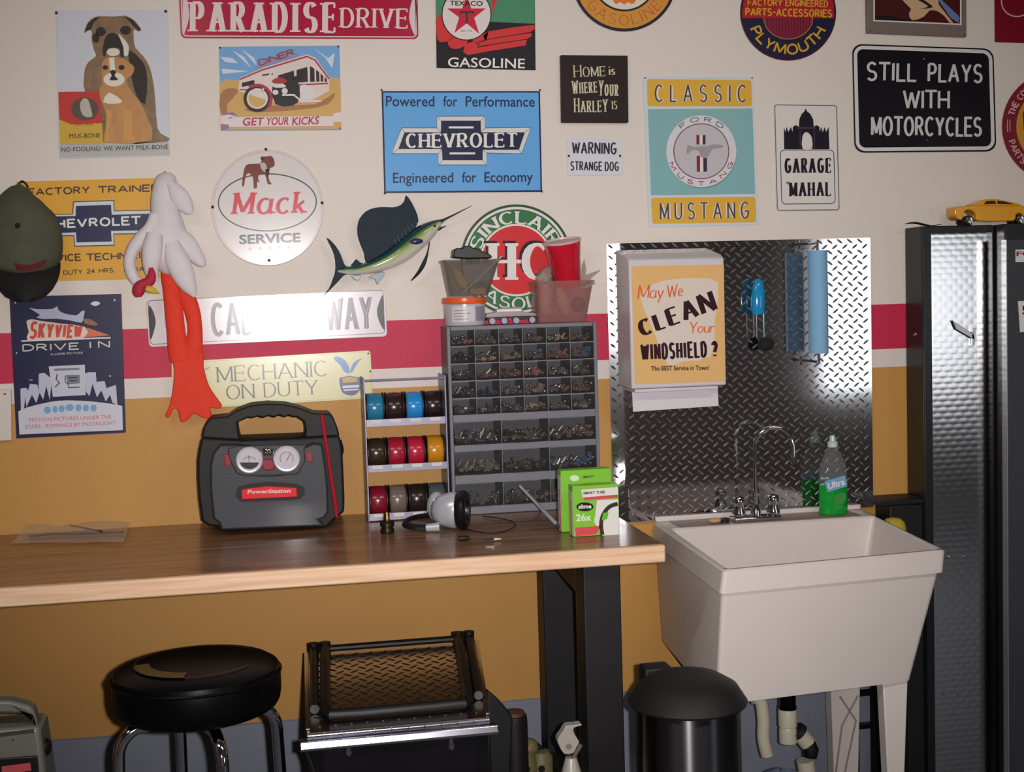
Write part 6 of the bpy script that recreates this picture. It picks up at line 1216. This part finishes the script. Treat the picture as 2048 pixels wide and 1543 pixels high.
# olive pump toy and pale nozzle
yq = -.34
t = thing('air_pump', 'olive green double headed garden pump part on the floor by the bench leg', 'pump', at(1068, 1650, yq)); t.location.z = 0
OG = mat('olive_plastic', (110, 104, 70), .5, noise=.2)
q8 = lambda x, y, yy=yq: at(*e8(x, y)[0], yy)
mkobj('cap_head', MB().ball(q8(570, 1100), .020, .02, .022, 14, 9), OG, t); mkobj('nose', MB().ball(q8(545, 1120, yq-.018), .009, .008, .009, 10, 6), mat('tan_knob', (170, 120, 100), .5), t)
mkobj('left_head', MB().lathe((q8(500, 1300).x, yq, 0), [(.01, .003), (.03, .003), (.032, q8(0, 1300).z), (.022, q8(0, 1200).z), (.005, q8(0, 1180).z)], n=20), OG, t); mkobj('right_head', MB().lathe((q8(705, 1300).x, yq+.01, 0), [(.01, .003), (.026, .003), (.028, q8(0, 1290).z), (.02, q8(0, 1225).z), (.005, q8(0, 1215).z)], n=20), OG, t)
mkobj('dark_hose', MB().tube([q8(590, 1030, yq+.02), q8(680, 1110, yq+.02), q8(760, 1190, yq+.02)], .007, 8), BLACKP, t)
for u in (530, 700): mkobj('port', MB().lathe(q8(u, 1345, yq-.03), [(.001, 0), (.008, 0), (.008, -.004), (.001, -.004)], 'y', 14), BLACKP, t)
yq = -.7
t = thing('spray_bottle', 'pale silver spray bottle in front of the black bench leg', 'spray bottle', at(1142, 1700, yq)); t.location.z = 0
PS = mat('pale_silver_plastic', (176, 170, 160), .3, .2)
mkobj('spray_head', MB().slab(smooth(e8(985,860, 1080,850, 1150,838, 1155,858, 1070,880, 1075,950, 1130,1040, 1100,1100, 1060,1170, 960,1180, 900,1080, 885,1010, 940,930), 2), yq+.012, yq-.012), PS, t, bevel=.004)
mkobj('trigger', MB().tube([q8(1150, 1070, yq), q8(1100, 1150, yq), q8(1050, 1250, yq), q8(1040, 1330, yq)], .005, 8), mat('grey_trigger', (96, 84, 80), .5), t)
xs_ = q8(1050, 1200, yq); mkobj('bottle', MB().lathe((xs_.x-.002, yq+.004, 0), [(.006, .003), (.034, .003), (.035, xs_.z-.12), (.022, xs_.z-.04), (.012, xs_.z-.004), (.006, xs_.z-.003)], n=24), PS, t)
mkobj('dial', MB().lathe(q8(1010, 1090, yq-.0125), [(.001, 0), (.006, 0), (.006, -.002), (.001, -.0025)], 'y', 14), mat('grey_dial', (120, 112, 108), .5), t)

# folded step ladder between sink and locker
t = thing('step_ladder', 'black folded step ladder leaning between the sink and the locker', 'ladder', (1.66, -.06, 0))
yl0 = -.055; lx0, lx1 = at(1745, 1100, yl0).x+.001, xa-.003; zt_ = at(1760, 998, yl0).z
lx0 = at(1704, 1450, yl0).x
BM = mat('black_metal', (14, 13, 15), .35)
for x in (lx0, at(1744, 1450, yl0).x): mkobj('side_rail', MB().box((x, yl0-.012, .003), (x+.016, yl0+.012, ZSB-.004)), BM, t, bevel=.002)
for z in (.12, .28, .37, .46): mkobj('tread', MB().box((lx0+.0165, yl0-.011, z), (at(1744, 1450, yl0).x-.0005, yl0+.011, z+.012)), BM, t)
t = thing('black_bin', 'tall black bin filling the corner between the sink and the locker', 'bin', ((1.60+xa)/2, -.05, 0))
bx0 = at(1757, 1000, -.03).x
mkobj('bin_body', MB().box((bx0, -.096, .003), (xa-.003, -.008, zt_-.012)), mat('black_bin_plastic', (17, 16, 18), .55), t, bevel=.003)
mkobj('bin_lid', MB().box((at(1741, 1000, -.05).x, -.1, zt_-.0115), (xa-.002, -.006, zt_+.004)), MATS['black_bin_plastic'], t, bevel=.003)
_p = at(1787, 1047, -.155); t = thing('floor_canister', 'slim black canister with a rounded yellow lid behind the right rim of the sink', 'canister', (_p.x, -.155, 0))
mkobj('canister_body', MB().lathe((_p.x, -.155, 0), [(.01, .002), (.031, .002), (.031, _p.z-.02), (.01, _p.z-.02)], n=24), MATS['black_bin_plastic'], t)
mkobj('yellow_lid', MB().lathe((_p.x, -.155, _p.z-.0195), [(.01, 0), (.032, 0), (.032, .012), (.028, .024), (.018, .033), (.003, .036)], n=24), mat('yellow_lid_plastic', (176, 160, 50), .5, noise=.15), t)
# grey blue cloth under the drain
o = MB(); c = at(1562, 1548, -.36)
rows_ = []
for i in range(8):
    r = .075*math.sin(PI/2*(i/7)); h = c.z+.012-(1-math.cos(PI/2*(i/7)))*0.06
    rows_.append([Vector((c.x+max(.004, r)*math.cos(2*PI*q/18)*(1+.1*math.sin(3*q)), -.36+max(.004, r)*.8*math.sin(2*PI*q/18), h+.004*math.sin(5*q+i))) for q in range(18)])
rows_.append([Vector((c.x+.08*math.cos(2*PI*q/18), -.36+.066*math.sin(2*PI*q/18), .003)) for q in range(18)])
o.loft(rows_); o = mkobj('rag_bag', o, mat('blue_grey_cloth', (92, 104, 122), .8, bump=.6, bscale=60), None); tag(o, 'full blue grey cloth bag under the sink drain', 'bag')
